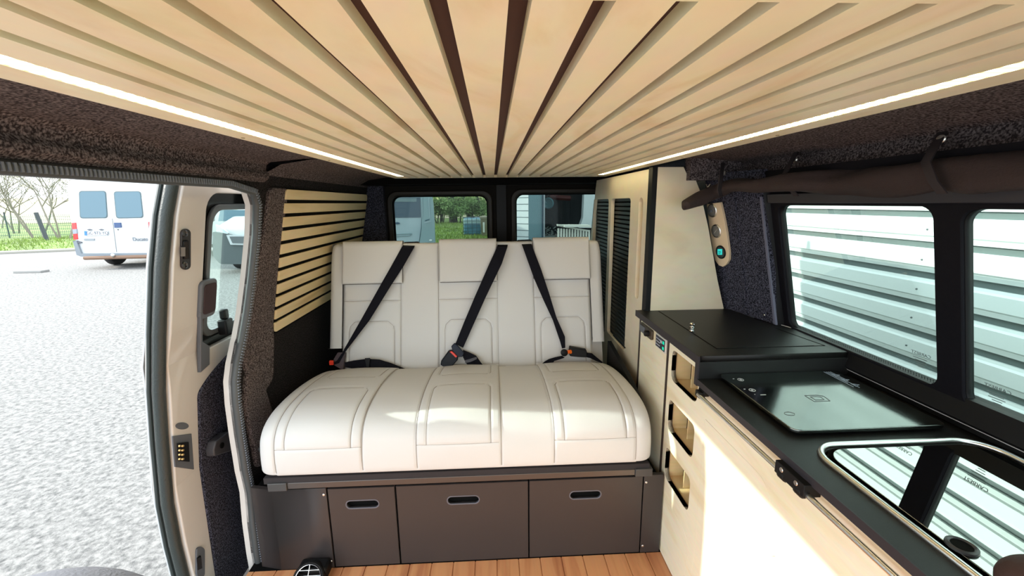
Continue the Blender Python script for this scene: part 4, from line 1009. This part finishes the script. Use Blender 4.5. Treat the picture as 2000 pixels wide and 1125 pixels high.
struct('ground', M().box(-60, 30, -12, 60, GZ-.1, GZ), gravel_mat())
# grass verge: left field and the field behind
ge = [at(x, y, Z=GZ) for x, y in ((-260, 510), (0, 496), (145, 490), (330, 476))]
m = M(); m.prism([(-75, 5, GZ), (ge[0].x, ge[0].y, GZ), (ge[1].x, ge[1].y, GZ), (ge[2].x, ge[2].y, GZ), (ge[3].x, ge[3].y, GZ), (-2.5, 18, GZ), (10, 17.5, GZ), (40, 17.5, GZ), (40, 110, GZ), (-110, 110, GZ)], (0, 0, .06))
struct('ground.001', m, grassm)
# kerb along the verge
m = M(); m.tube([ge[0]+Vector((0, -.1, .05)), ge[1]+Vector((0, -.1, .05)), ge[2]+Vector((0, -.1, .05)), ge[3]+Vector((0, -.1, .05))], .07, 6); struct('trim_8', m, mat('kerb', (.35, .34, .30), .9))
struct('ground.002', M().grid(lambda u, v: (-120+200*u, 48+60*v, GZ+.1+3.2*v*v+.8*v), 20, 10), fieldm)
# grass blades
m = M(); rg = random.Random(3)
for i in range(9000):
    if i % 3: y = rg.uniform(18, 38); x = rg.uniform(-.16*y, .03*y+.3)
    else:
        u = rg.random(); e = ge[0].lerp(ge[1], rg.random()) if u < .5 else ge[1].lerp(ge[3], rg.random()); k = rg.random()*9; x, y = e.x-k*.5, e.y+k+.1
    h = rg.uniform(.06, .20); a = rg.uniform(0, PI); w_ = .018; dx, dy = math.cos(a)*w_, math.sin(a)*w_; lx, ly = rg.uniform(-.08, .08), rg.uniform(-.08, .08)
    m.add([(x-dx, y-dy, GZ+.05), (x+dx, y+dy, GZ+.05), (x+lx, y+ly, GZ+.05+h)], [(0, 1, 2)])
obj('grass', m, mat('grass_blade', (.17, .25, .05), .9, var=.5, vscale=.8), label='rough green grass growing on the verge and field behind the vans', cat='grass', kind='stuff', smooth=0)

# ---- white van on the left
def van(name, label, cx, y0, wd, ht, ln, mt=white):
    v = thing(name, label, 'van', (cx, y0+ln/2, GZ)); return v
vy = at(205, 517, Z=GZ).y-.9
A = at(137, 430, Y=vy); B = at(290, 430, Y=vy); cxv = (A.x+B.x)/2; wv = (B.x-A.x)
ztv = at(210, 351, Y=vy).z; zbv = at(230, 497, Y=vy).z
v = van('parked_van', 'white panel van seen from behind with two rear windows and red tail lights', cxv, vy, wv, ztv-GZ, 5)
def sect(y, k=1, zt_=None, zb=None):
    zt_ = zt_ or ztv; zb = zb or zbv; h = wv/2*k; o = []
    P_ = [(-h*.93, zb), (h*.93, zb), (h, zb+.35), (h*1.0, zb+1.0), (h*.93, zt_-.18), (h*.84, zt_), (-h*.84, zt_), (-h*.93, zt_-.18), (-h*1.0, zb+1.0), (-h, zb+.35)]
    return [Vector((cxv+x, y, z)) for x, z in rpoly(P_, .09, 3)]
rings = [sect(vy+.05, .985), sect(vy, .97), sect(vy+.06, 1), sect(vy+3.6, 1), sect(vy+4.3, .98, ztv-.7), sect(vy+5.0, .92, ztv-1.15)]
rings = [sect(vy, .97), sect(vy+.08, 1), sect(vy+3.6, 1), sect(vy+4.3, .98, ztv-.8), sect(vy+5.0, .92, ztv-1.15)]
m = M(); k = len(rings[0]); m.add([p for r_ in rings for p in r_], [(i*k+j, i*k+(j+1) % k, (i+1)*k+(j+1) % k, (i+1)*k+j) for i in range(len(rings)-1) for j in range(k)]+[tuple(range(k))[::-1], tuple((len(rings)-1)*k+j for j in range(k))])
obj('body', m, white, v, smooth=30)
def vp(x, y, dy=0): return at(x, y, Y=vy+dy)
def vq(nm, px, mt, dy=-.02, t_=.03, par=v, bev=0): 
    return obj(nm, M().prism([vp(x, y, dy) for x, y in px], (0, t_, 0)), mt, par, bevel=bev)
k5 = 5.356
def s5(l): return [(x/k5, 330+y/k5) for x, y in l]
vg = mat('van_window_glass', (.12, .20, .25), .08, spec=.3)
for l in ([(825, 230), (1105, 228), (1125, 515), (835, 518)], [(1188, 235), (1470, 232), (1500, 512), (1215, 518)]):
    p = s5(l); w_ = vq('window_rubber', rpoly(p, 6), mat('van_rubber', (.10, .14, .15), .5), -.012, .02)
    cx_, cy_ = sum(q[0] for q in p)/4, sum(q[1] for q in p)/4; vq('rear_window', rpoly([(cx_+(q[0]-cx_)*.95, cy_+(q[1]-cy_)*.95) for q in p], 6), vg, -.018, .02, w_)
tail = mat('tail_red', (.75, .03, .03), .25, coat=.5); tailg = mat('tail_grey', (.30, .33, .38), .3)
for l in ([(748, 565), (790, 562), (812, 735), (770, 740)], [(1552, 555), (1645, 552), (1665, 722), (1578, 728)]):
    p = s5(l); tl = vq('tail_light', p, tail, -.02, .12)
    a_, b_, c_, d__ = [Vector(q) for q in p]; mid = [a_.lerp(d__, .38), b_.lerp(c_, .38), b_.lerp(c_, .66), a_.lerp(d__, .66)]
    vq('clear_band', [tuple(q) for q in mid], tailg, -.028, .03, tl)
for l in ([(778, 802), (810, 802), (812, 830), (782, 830)], [(1580, 788), (1612, 786), (1612, 812), (1584, 814)]): vq('reflector', s5(l), tail, -.03, .03)
vq('bumper', s5([(765, 760), (800, 900), (850, 918), (1600, 915), (1685, 900), (1690, 740), (1650, 740), (1640, 870), (1590, 880), (850, 885), (812, 790), (800, 750)]), mat('bumper_grey', (.20, .23, .26), .5), -.05, .10)
vq('door_gap', s5([(1172, 520), (1176, 520), (1222, 870), (1217, 870)]), mat('gap_dark', (.15, .17, .18), .6), -.006, .01)
vq('door_handle', s5([(1190, 562), (1258, 562), (1266, 612), (1196, 616)]), mat('navy_plastic', (.05, .09, .20), .4), -.03, .03)
vq('lock', s5([(1226, 632), (1240, 632), (1240, 640), (1228, 640)]), black, -.01, .012)
pl_ = vq('number_plate', s5([(880, 650), (1125, 648), (1128, 690), (884, 696)]), mat('plate_white', (.75, .78, .80), .4), -.03, .02)
vq('plate_band', s5([(880, 650), (908, 650), (912, 695), (884, 696)]), mat('plate_blue', (.05, .20, .60), .4), -.034, .01, pl_)
c = vp(1018/k5, 330+672/k5, -.034); obj('lettering', text('GC-973-YQ', .115, c, (1, 0, -.01), (0, 0, 1), .002), mat('plate_text', (.08, .10, .14), .5), pl_)
for l in ([(905, 636), (930, 628), (958, 636), (930, 643)], [(1030, 635), (1052, 628), (1078, 635), (1052, 642)]): vq('plate_lamp', s5(l), greyp, -.04, .03)
vq('grille_vent', s5([(878, 730), (985, 730), (985, 748), (878, 748)]), mat('vent_grey', (.25, .28, .30), .5), -.02, .02)
c = vp(1468/k5, 330+736/k5, -.02); obj('badge', text('Ducato', .14, c, (1, 0, -.01), (0, 0, 1), .003), mat('badge_dark', (.10, .12, .15), .4), v)
for l in ([(760, 752), (790, 750), (850, 765), (850, 775), (770, 782)], [(1545, 762), (1580, 748), (1632, 748), (1632, 772), (1590, 776)]): vq('door_hinge', s5(l), greyp, -.04, .03)
m = M(); m.tube([vp(885/k5, 330+933/k5, -.1), vp(1600/k5, 330+915/k5, -.1)], .05, 8); obj('tow_bar', m, mat('rusty_bar', (.20, .12, .08), .8), v)
m = M(); m.ell(vp(1182/k5, 330+903/k5, -.16), (.05, .05, .05), 12, 8); m.tube([vp(1182/k5, 330+903/k5, -.16), vp(1182/k5, 330+933/k5, -.1)], .025, 8); obj('tow_ball', m, steel, v)
for sx in (-.78, .80):
    for yy in (.9, 4.0):
        w_ = obj('wheel', M().lathe([(.20, -.10), (.33, -.10), (.36, -.06), (.36, .06), (.33, .10), (.20, .10)], (cxv+sx*wv/2, vy+yy, GZ+.36), (1, 0, 0), 28), mat('tyre', (.03, .03, .032), .8), v)
        obj('rim', M().lathe([(.19, -.11), (.10, -.12), (.10, .12), (.19, .11)], (cxv+sx*wv/2, vy+yy, GZ+.36), (1, 0, 0), 20), tailg, w_)
obj('underbody', M().box(cxv-wv*.42, cxv+wv*.42, vy+.3, vy+4.8, zbv-.10, zbv+.1), mat('underbody', (.03, .03, .03), .9), v)

# ---- white van facing us, seen through the sliding door's glass
by = 11.0
def bp_(x, y, dy=0): return at(x, y, Y=by+dy)
cb = bp_(478, 470).x; hw = cb-bp_(413, 470).x
zg = bp_(445, 524).z
bv = thing('white_van', 'white van with a dark grey front bumper seen through the sliding door glass', 'van', (cb, by+2.5, GZ))
ztb = bp_(440, 385).z+.35
def bs(y, k, zt_, zb): return [Vector((cb+x, y, z)) for x, z in rpoly([(-hw*.95*k, zb), (hw*.95*k, zb), (hw*k, (zb+zt_)/2), (hw*.85*k, zt_), (-hw*.85*k, zt_), (-hw*k, (zb+zt_)/2)], .12, 3)]
zc = bp_(440, 432).z
R_ = [bs(by-.02, .90, zc-.25, zg+.45), bs(by+.1, .99, zc-.1, zg+.2), bs(by+.8, 1, zc+.12, zg+.1), bs(by+1.6, .98, ztb-.2, zg+.1), bs(by+2.0, 1, ztb, zg+.1), bs(by+5, 1, ztb, zg+.1)]
m = M(); k = len(R_[0]); m.add([p for r_ in R_ for p in r_], [(i*k+j, i*k+(j+1) % k, (i+1)*k+(j+1) % k, (i+1)*k+j) for i in range(len(R_)-1) for j in range(k)]+[tuple(range(k))[::-1], tuple((len(R_)-1)*k+j for j in range(k))])
obj('body', m, white, bv, smooth=40)
def bq(nm, px, mt, dy, t_=.05, par=bv): return obj(nm, M().prism([bp_(x, y, dy) for x, y in px], (0, t_, 0)), mt, par)
bq('windscreen', [(430, 410), (520, 410), (526, 432), (426, 432)], vg, .75)
bq('bumper', rpoly([(415, 452), (455, 460), (500, 460), (545, 452), (546, 500), (530, 516), (430, 516), (416, 500)], 5), mat('bumper_dark', (.085, .10, .105), .6), -.14, .3)
hl = bq('headlight', [(421, 439), (430, 443), (446, 455), (444, 457), (424, 452)], mat('headlight', (.55, .6, .62), .1, coat=1), -.16, .06)
gr = bq('grille', [(442, 459), (520, 459), (514, 480), (450, 478)], white, -.20, .06); bq('grille_mesh', [(448, 462), (515, 462), (509, 476), (454, 475)], mat('mesh_grey', (.12, .13, .14), .6), -.22, .04, gr)
bq('mirror', rpoly([(404, 412), (412, 410), (413, 432), (406, 434)], 2), greyp, .9, .15)
for sx in (-.8, .8):
    for yy in (.9, 4.1): obj('wheel', M().lathe([(.2, -.1), (.34, -.1), (.34, .1), (.2, .1)], (cb+sx*hw, by+yy, GZ+.34), (1, 0, 0), 24), MATS['tyre'], bv)

# ---- concrete block on the gravel
c = at(62, 532, Z=GZ); obj('paving_block', M().box(c.x-.35, c.x+.35, c.y-.12, c.y+.12, GZ, GZ+.06), mat('concrete', (.28, .28, .27), .9), bevel=.01, label='low grey concrete block lying on the gravel in front of the van', cat='block')

# ---- fence
fa, fb = at(-120, 468, Z=GZ), at(190, 466, Z=GZ)
fn_ = thing('mesh_fence', 'green wire mesh fence on dark posts beyond the grass verge at the left', 'fence', fa.lerp(fb, .5))
L_ = (fb-fa).length; dd = (fb-fa).normalized(); fh = 1.35
m = M()
for i in range(0, int(L_/.12)): p = fa+dd*i*.12; m.box(p.x-.005, p.x+.005, p.y-.005, p.y+.005, GZ, GZ+fh)
for j in range(8): p = Vector((0, 0, .05+j*fh/8)); m.bar(fa+p, fb+p, .011, .011)
obj('mesh_panel', m, mat('fence_green', (.05, .14, .10), .6), fn_)
pp = at(93, 472, Z=GZ)
for px_ in (-60, 20, 93, 160):
    p = at(px_, 467, Z=GZ) if px_ != 93 else pp
    h = at(85, 415, Y=p.y).z-GZ if px_ == 93 else fh+.15
    obj('post', M().tube([(p.x+.0, p.y, GZ), (p.x-.25 if px_ == 93 else p.x, p.y, GZ+h)], .09 if px_ == 93 else .035, 8), mat('post_dark', (.04, .05, .06), .6), fn_)

# ---- trees and shrubs
def tree(name, label, cat, base, h, spread, depth, leaf, seed, bark, lm=None, nleaf=0, lsize=.15, r0=.09, group=None, stems=1):
    rg = random.Random(seed); m = M(); tips = []
    def grow(p, d, L, r, k):
        q = p; seg = 3; P_ = [p]; RR = [r]
        for i in range(seg):
            d = (d+Vector((rg.uniform(-.22, .22), rg.uniform(-.22, .22), rg.uniform(-.08, .16)))).normalized(); q = q+d*L/seg; P_.append(q); RR.append(r*(1-.45*(i+1)/seg))
        m.tube(P_, RR, 5 if k > 1 else 7)
        if k >= depth-1: tips.extend(P_[1:])
        if k >= depth: return
        for i in range(rg.randint(2, 4) if k else rg.randint(4, 6)):
            f = rg.uniform(.35, 1); b = P_[0].lerp(P_[-1], f) if k else P_[min(3, 1+int(f*3))-0]
            a = rg.uniform(0, 2*PI); nd = (d*.7+Vector((math.cos(a), math.sin(a), rg.uniform(-.1, .7)))*spread).normalized()
            grow(b, nd, L*rg.uniform(.5, .78), r*.5, k+1)
    root = thing(name, label, cat, base, group)
    for s_ in range(stems):
        a = rg.uniform(0, 2*PI); grow(Vector(base)+Vector((math.cos(a), math.sin(a), 0))*.25*(stems > 1), Vector((rg.uniform(-.2, .2)+.5*math.cos(a)*(stems > 1), rg.uniform(-.2, .2), 1)).normalized(), h*.5, r0, 0)
    obj('branches', m, bark, root, smooth=60)
    if nleaf and tips:
        m = M()
        for i in range(nleaf):
            p = rg.choice(tips)+Vector((rg.gauss(0, .22), rg.gauss(0, .22), rg.gauss(0, .22))); s_ = lsize*rg.uniform(.5, 1.2)
            a = Vector((rg.uniform(-1, 1), rg.uniform(-1, 1), rg.uniform(-1, 1))).normalized(); b = a.orthogonal().normalized()
            m.add([p-a*s_, p+b*s_*.5, p+a*s_, p-b*s_*.5], [(0, 1, 2, 3)])
        obj('leaves', m, lm, root, smooth=0)
    return root
bark = mat('grey_bark', (.22, .20, .17), .9); darkbark = mat('dark_bark', (.035, .035, .030), .9)
lg = mat('fresh_leaf', (.30, .40, .10), .8, var=.5, vscale=.9); ld2 = mat('dark_leaf', (.14, .23, .07), .8, var=.5, vscale=.9); lb = mat('budding_twig', (.42, .38, .30), .9, var=.3)
k = 0
for px_, d_y, h, lab in ((-40, 27, 5.6, 'bare pale-twigged bush at the far left edge behind the mesh fence'), (30, 30, 4.6, 'low bare bush behind the fence, left of the dark leaning post'), (75, 25, 5.2, 'bare spreading tree directly behind the dark leaning fence post'), (125, 24, 5.4, 'bare bush whose twigs reach the left side of the parked white van'), (175, 31, 5.0, 'bare bush standing behind the parked white van'), (0, 38, 6.0, 'distant bare tree at the far left, beyond the nearer bushes')):
    b = at(px_, 450, Z=GZ); b = Vector((b.x, b.y, 0)); sc = d_y/max(b.y, .1); b = Vector((b.x*sc, d_y, GZ)); k += 1
    tree('bare_shrub', lab, 'shrub', b, h, .9, 4, None, 20+k, bark, lb, 700, .05, .05, 'bare shrubs behind the fence', stems=3)
for i, (px_, Y_, h, lf, nl, r0_, lab) in enumerate(((862, 40, 9, lg, 1500, .14, 'thin tree just right of the caravan seen through the rear window'), (886, 37, 10, ld2, 1500, .38, 'thick dark-trunked tree in the middle of the left rear window'), (918, 38, 9, lg, 2000, .20, 'forked leafy tree above the caged water tank'), (940, 40, 9, lg, 1700, .18, 'slender tree behind the brown bin'), (835, 46, 10, ld2, 1500, .22, 'tree mostly hidden behind the caravan'), (965, 46, 9, ld2, 1500, .2, 'tree behind the post between the rear doors'))):
    p = at(px_, 440, Y=Y_); tree('field_tree', lab, 'tree', Vector((p.x, Y_, GZ)), h, .75, 3, None, 60+i, darkbark, lf, nl, .17, r0_, 'trees behind the grass field')
for i, (px_, Y_, lab) in enumerate(((858, 36, 'small bush at the foot of the thin tree beside the caravan'), (893, 36, 'dark bush at the foot of the thick dark trunk'), (930, 37, 'bush behind the caged water tank'), (912, 42, 'bush further back between the dark trunk and the forked tree'))):
    p = at(px_, 432, Y=Y_); tree('hedge_bush', lab, 'bush', Vector((p.x, Y_, GZ)), 2.2, 1.0, 2, None, 90+i, darkbark, ld2, 1500, .13, .06, 'bushes at the foot of the field trees', stems=4)
struct('ground.003', M().grid(lambda u, v: (-15+18*u, 56+10*v+2*math.sin(u*23), GZ+(6.5+1.5*math.sin(u*31)+math.sin(u*77)*.8)*min(1, v*3)), 80, 6), mat('distant_woods', (.34, .36, .16), .95, var=.8, vscale=2.2, bump=.8, bscale=3))

# ---- caravan seen through the left rear window
cy_ = 8.2
cv = thing('caravan', 'white caravan with a dark window, seen through the left rear window', 'caravan', (at(800, 470, Y=cy_).x, cy_+1.5, GZ))
def cq(nm, px, mt, dy=0, t_=.03, par=cv, bev=0): return obj(nm, M().prism([at(x, y, Y=cy_+dy) for x, y in px], (0, t_, 0)), mt, par, bevel=bev)
cwh = mat('caravan_white', (.42, .50, .55), .3)
X0, X1 = at(650, 430, Y=cy_).x, at(841, 430, Y=cy_).x
m = M(); pr = [at(650, 340, Y=cy_), at(838, 340, Y=cy_), at(843, 372, Y=cy_), at(849, 440, Y=cy_), at(851, 475, Y=cy_), at(851, 560, Y=cy_), at(650, 560, Y=cy_)]
m.prism(pr, (-.7, 3, 0)); obj('body', m, cwh, cv, bevel=.02)
k9 = 9.376
def s9(l): return [(750+x/k9, 370+y/k9) for x, y in l]
cq('window', s9([(140, 150), (662, 145), (675, 510), (130, 520)]), mat('caravan_glass', (.02, .055, .10), .08, coat=.6), -.01)
cq('window_blind', s9([(200, 160), (595, 160), (595, 225), (200, 225)]), mat('blind_grey', (.20, .26, .28), .6), -.014, .01)
mp2 = mat('caravan_mould', (.27, .37, .40), .35)
cq('corner_moulding', s9([(668, 140), (885, 135), (905, 300), (925, 600), (940, 1025), (640, 1010), (680, 700), (685, 520)]), mp2, -.05, .05, bev=.01)
cq('panel_gap', s9([(684, 520), (688, 700), (640, 990), (634, 990), (678, 700)]), mat('gap_blue', (.05, .10, .12), .6), -.054, .01)
cq('corner_rib', s9([(815, 150), (826, 150), (838, 520), (828, 520)]), cwh, -.07, .03); cq('corner_rib', s9([(690, 150), (698, 150), (706, 520), (700, 520)]), cwh, -.07, .03)
g_h = cq('grab_handle', s9([(735, 598), (855, 575), (850, 590), (740, 615)]), cwh, -.12, .03); cq('handle_gap', s9([(752, 560), (835, 540), (835, 555), (755, 585)]), mat('slot_dark', (.04, .10, .13), .5), -.06, .02, g_h)  # grab handle with a dark slot above it
cq('badge', [(776+4.6*math.cos(2*PI*q/16), 436+1.9*math.sin(2*PI*q/16)) for q in range(16)], mat('badge_blue', (.03, .08, .14), .3), -.03, .02)
cq('marker_lamp', [(841+3*math.cos(2*PI*q/14), 469+1.7*math.sin(2*PI*q/14)) for q in range(14)], mat('lamp_white', (.8, .85, .85), .2), -.08, .02)
cq('swage_line', s9([(160, 818), (500, 800), (512, 812), (470, 850), (165, 868), (165, 860), (465, 842), (495, 815), (160, 828)]), mp2, -.02, .02)

# ---- caged water tank and bin
ty = 22
tk = thing('water_tank', 'caged pale blue plastic water tank standing on the grass behind', 'tank', (at(922, 460, Y=ty).x, ty, GZ))
a, b = at(904, 425, Y=ty), at(939, 425, Y=ty); zt = a.z
w_ = b.x-a.x; m = M().box(a.x+.03, b.x-.03, ty, ty+w_, GZ+.1, zt-.03); bt = obj('bottle', m, mat('tank_blue', (.10, .24, .36), .4, var=.3, vscale=3), tk, bevel=.06)
obj('upper_band', M().box(a.x+.025, b.x-.025, ty-.005, ty+w_*.9, zt-.34, zt-.05), mat('tank_pale', (.35, .50, .54), .4), bt, bevel=.05)
obj('filler_cap', M().lathe([(.12, 0), (.12, .05)], ((a.x+b.x)/2, ty+w_/2, zt-.03), (0, 0, 1), 16), black, tk)
m = M()
for i in range(5): x = a.x+w_*i/4; m.tube([(x, ty-.03, GZ+.1), (x, ty-.03, zt)], .012, 6); m.tube([(x, ty+w_+.03, GZ+.1), (x, ty+w_+.03, zt)], .012, 6)
for j in range(6):
    z = GZ+.1+(zt-GZ-.1)*j/5; m.tube([(a.x, ty-.03, z), (b.x, ty-.03, z), (b.x, ty+w_+.03, z), (a.x, ty+w_+.03, z)], .012, 6, closed=True)
obj('cage', m, mat('cage_steel', (.10, .15, .18), .4, .3), tk)
obj('pallet', M().box(a.x, b.x, ty, ty+w_, GZ+.03, GZ+.12), mat('pallet_grey', (.2, .2, .2), .8), tk)
bn = thing('waste_bin', 'brown wheeled waste bin right of the caged tank, seen through the rear window', 'bin', (at(950, 460, Y=21).x+.1, 21, GZ))
a = at(938, 424, Y=21); b = Vector((a.x+.75, 0, 0)); bm_ = mat('bin_brown', (.16, .14, .09), .6)
obj('bin_body', M().prism([(a.x+.06, 21, GZ+.1), (b.x-.06, 21, GZ+.1), (b.x, 21, a.z-.08), (a.x, 21, a.z-.08)], (0, .7, 0)), bm_, bn)
obj('lid', M().box(a.x-.03, b.x+.03, 20.97, 21.72, a.z-.08, a.z+.03), mat('bin_lid', (.24, .21, .16), .6), bn, bevel=.02)
obj('sticker', M().box(a.x+.12, a.x+.20, 20.97, 20.985, a.z-.75, a.z-.25), mat('sticker_white', (.7, .72, .7), .5), bn)
obj('wheel', M().lathe([(.1, -.03), (.1, .03)], (a.x+.1, 21.6, GZ+.1), (1, 0, 0), 16), black, bn)

# ---- clad building alongside the right windows
cl = mat('clad_white', (.60, .66, .635), .45)
clj = mat('clad_groove', (.10, .13, .125), .6)
BX = 2.1; bs_ = thing('clad_building', 'white building wall of horizontal metal cladding outside the right windows', 'building', (BX+.3, 2, GZ))
m = M(); z = .438-.146*6; m2 = M()
while z < 3.4:
    m.prism([(BX, -5, z+.032), (BX-.004, -5, z+.05), (BX-.004, -5, z+.055), (BX-.012, -5, z+.062), (BX-.012, -5, z+.125), (BX-.004, -5, z+.134), (BX, -5, z+.146), (BX+.05, -5, z+.146), (BX+.05, -5, z+.032)], (0, 11.6, 0))
    m2.box(BX+.012, BX+.03, -5, 6.6, z-.012, z+.034); z += .146
obj('cladding', m, cl, bs_, smooth=0); obj('joint', m2, clj, bs_)
m = M()
for zz_ in [.438+.146*j+.09 for j in range(-1, 6)]:
    for yy in (1.95, 4.2, .4): m.lathe([(.005, 0), (.004, .004)], (BX-.012, yy, zz_), (-1, 0, 0), 8)
obj('rivet', m, mat('rivet_dark', (.10, .12, .12), .5), bs_)
obj('inner_wall', M().box(BX+.055, BX+.25, -5, 6.6, GZ, 3.4), clj, bs_)

# ---- workshop behind, seen through the right rear window
wy = 9.0
ws = thing('workshop', 'open dark workshop with white clad front and a grey door post, behind the van', 'building', (2.0, wy+1.5, GZ))
k938 = 9.378
def s8(l): return [(990+x/k938, 360+y/k938) for x, y in l]
def wq(nm, px, mt, dy=0, t_=.03, par=ws, bev=0): return obj(nm, M().prism([at(x, y, Y=wy+dy) for x, y in px], (0, t_, 0)), mt, par, bevel=bev)
a = at(1000, 400, Y=wy); b = at(1032, 400, Y=wy); xw0 = b.x
m = M(); z = GZ
while z < 3.0:
    m.prism([(a.x-.25, wy+.5, z+.012), (a.x-.25, wy+.49, z+.125), (a.x-.25, wy+.52, z+.13)], (b.x-a.x+.25, -.5, 0)); z += .137
obj('clad_wall', m, mat('clad_bright', (.80, .84, .86), .5), ws, smooth=0)
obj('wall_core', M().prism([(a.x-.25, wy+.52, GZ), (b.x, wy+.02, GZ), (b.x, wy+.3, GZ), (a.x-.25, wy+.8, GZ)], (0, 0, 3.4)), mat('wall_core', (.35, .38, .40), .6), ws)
c_ = at(1058, 400, Y=wy); obj('door_post', M().box(b.x, c_.x, wy-.02, wy+.3, GZ, 3.0), mat('slate_blue', (.15, .25, .29), .5), ws)
obj('door_track', M().box(c_.x, c_.x+.06, wy-.05, wy+.2, GZ, 3.0), mat('track_dark', (.03, .06, .09), .5), ws); obj('track_lip', M().box(c_.x+.035, c_.x+.06, wy-.07, wy-.04, GZ, 3.0), mat('lip_grey', (.35, .38, .42), .5), ws)
d_x = at(1141, 400, Y=wy).x
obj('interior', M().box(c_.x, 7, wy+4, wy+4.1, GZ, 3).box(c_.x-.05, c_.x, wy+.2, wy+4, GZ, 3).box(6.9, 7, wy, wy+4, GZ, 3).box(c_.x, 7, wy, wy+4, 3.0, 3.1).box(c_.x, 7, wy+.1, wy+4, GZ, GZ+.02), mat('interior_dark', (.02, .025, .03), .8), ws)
obj('front_column', M().prism([at(1141, 380, Y=wy), at(1139, 425, Y=wy), at(1132, 445, Y=wy), at(1175, 445, Y=wy), at(1175, 380, Y=wy)], (0, .2, 0)), mat('sheet_white', (.6, .64, .66), .5), ws)
fan = thing('workshop_fan', 'round blue-green fan hanging inside the dark workshop opening', 'fan', at(1071, 408, Y=wy+.4))
c = at(1071, 397, Y=wy+.4); R0 = .115
obj('shroud', M().lathe([(R0, 0), (R0+.01, .03), (R0-.01, .07), (R0-.02, .02)], c, (-.3, -1, 0), 28), mat('fan_teal', (.06, .17, .20), .4), fan)
m = M()
for i in range(5): a_ = 2*PI*i/5; m.bar(c, c+Vector((math.cos(a_), -.02, math.sin(a_)))*R0*.9, .06, .004, side=(math.sin(a_), .4, -math.cos(a_)))
obj('blades', m, mat('blade_teal', (.10, .24, .28), .4), fan)
obj('stem', M().tube([c+Vector((0, .1, .0)), c+Vector((0, .2, .0)), c+Vector((0, .2, .9))], .015, 6), black, fan)
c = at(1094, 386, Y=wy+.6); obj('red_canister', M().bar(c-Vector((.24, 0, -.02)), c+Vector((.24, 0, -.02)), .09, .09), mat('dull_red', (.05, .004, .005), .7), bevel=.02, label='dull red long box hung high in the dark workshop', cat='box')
c = at(1078, 452, Y=wy+.5); rg = random.Random(5); m = M()
for i in range(26):
    p = c+Vector((rg.uniform(-.16, .16), rg.uniform(-.1, .1), rg.uniform(-.10, .10))); q = p+Vector((rg.uniform(-.06, .06), rg.uniform(-.03, .03), rg.uniform(-.05, .05))); m.bar(p, q, .02, .008)
m.box(c.x-.18, c.x+.18, c.y-.1, c.y+.1, GZ+.01, c.z-.09)
obj('scrap_heap', m, mat('scrap_grey', (.25, .28, .27), .5), label='heap of grey metal scraps beside the white slatted crate in the workshop', cat='scrap', smooth=0)
# white slatted crate
cr = thing('slatted_crate', 'white slatted crate with loose white sheets on top, at the workshop front', 'crate', at(1118, 480, Y=wy-.6))
cw = mat('crate_white', (.72, .72, .66), .6)
cyy = wy-.6; A1, B1 = at(1089, 444, Y=cyy), at(1160, 453, Y=cyy)
m = M()
for i in range(14):
    x = A1.x+(B1.x-A1.x)*i/13; m.box(x, x+.036, cyy, cyy+.015, GZ+.02, A1.z-.02-i*.004)
obj('slats', m, cw, cr); obj('core', M().box(A1.x+.02, B1.x, cyy+.03, cyy+.5, GZ+.02, B1.z-.06), mat('crate_dark', (.03, .03, .03), .8), cr)
m = M(); m.bar(at(1088, 440, Y=cyy), at(1150, 451, Y=cyy), .05, .03, side=(0, 1, 0)); m.bar(at(1088, 439, Y=cyy-.02), at(1165, 444, Y=cyy), .10, .02, side=(0, 1, 0)); m.bar(at(1100, 441, Y=cyy), at(1150, 441, Y=cyy), .3, .04, side=(0, 1, 0)); m.bar(at(1112, 438, Y=cyy), at(1111, 443, Y=cyy), .02, .02)
obj('loose_sheets', m, cw, cr)
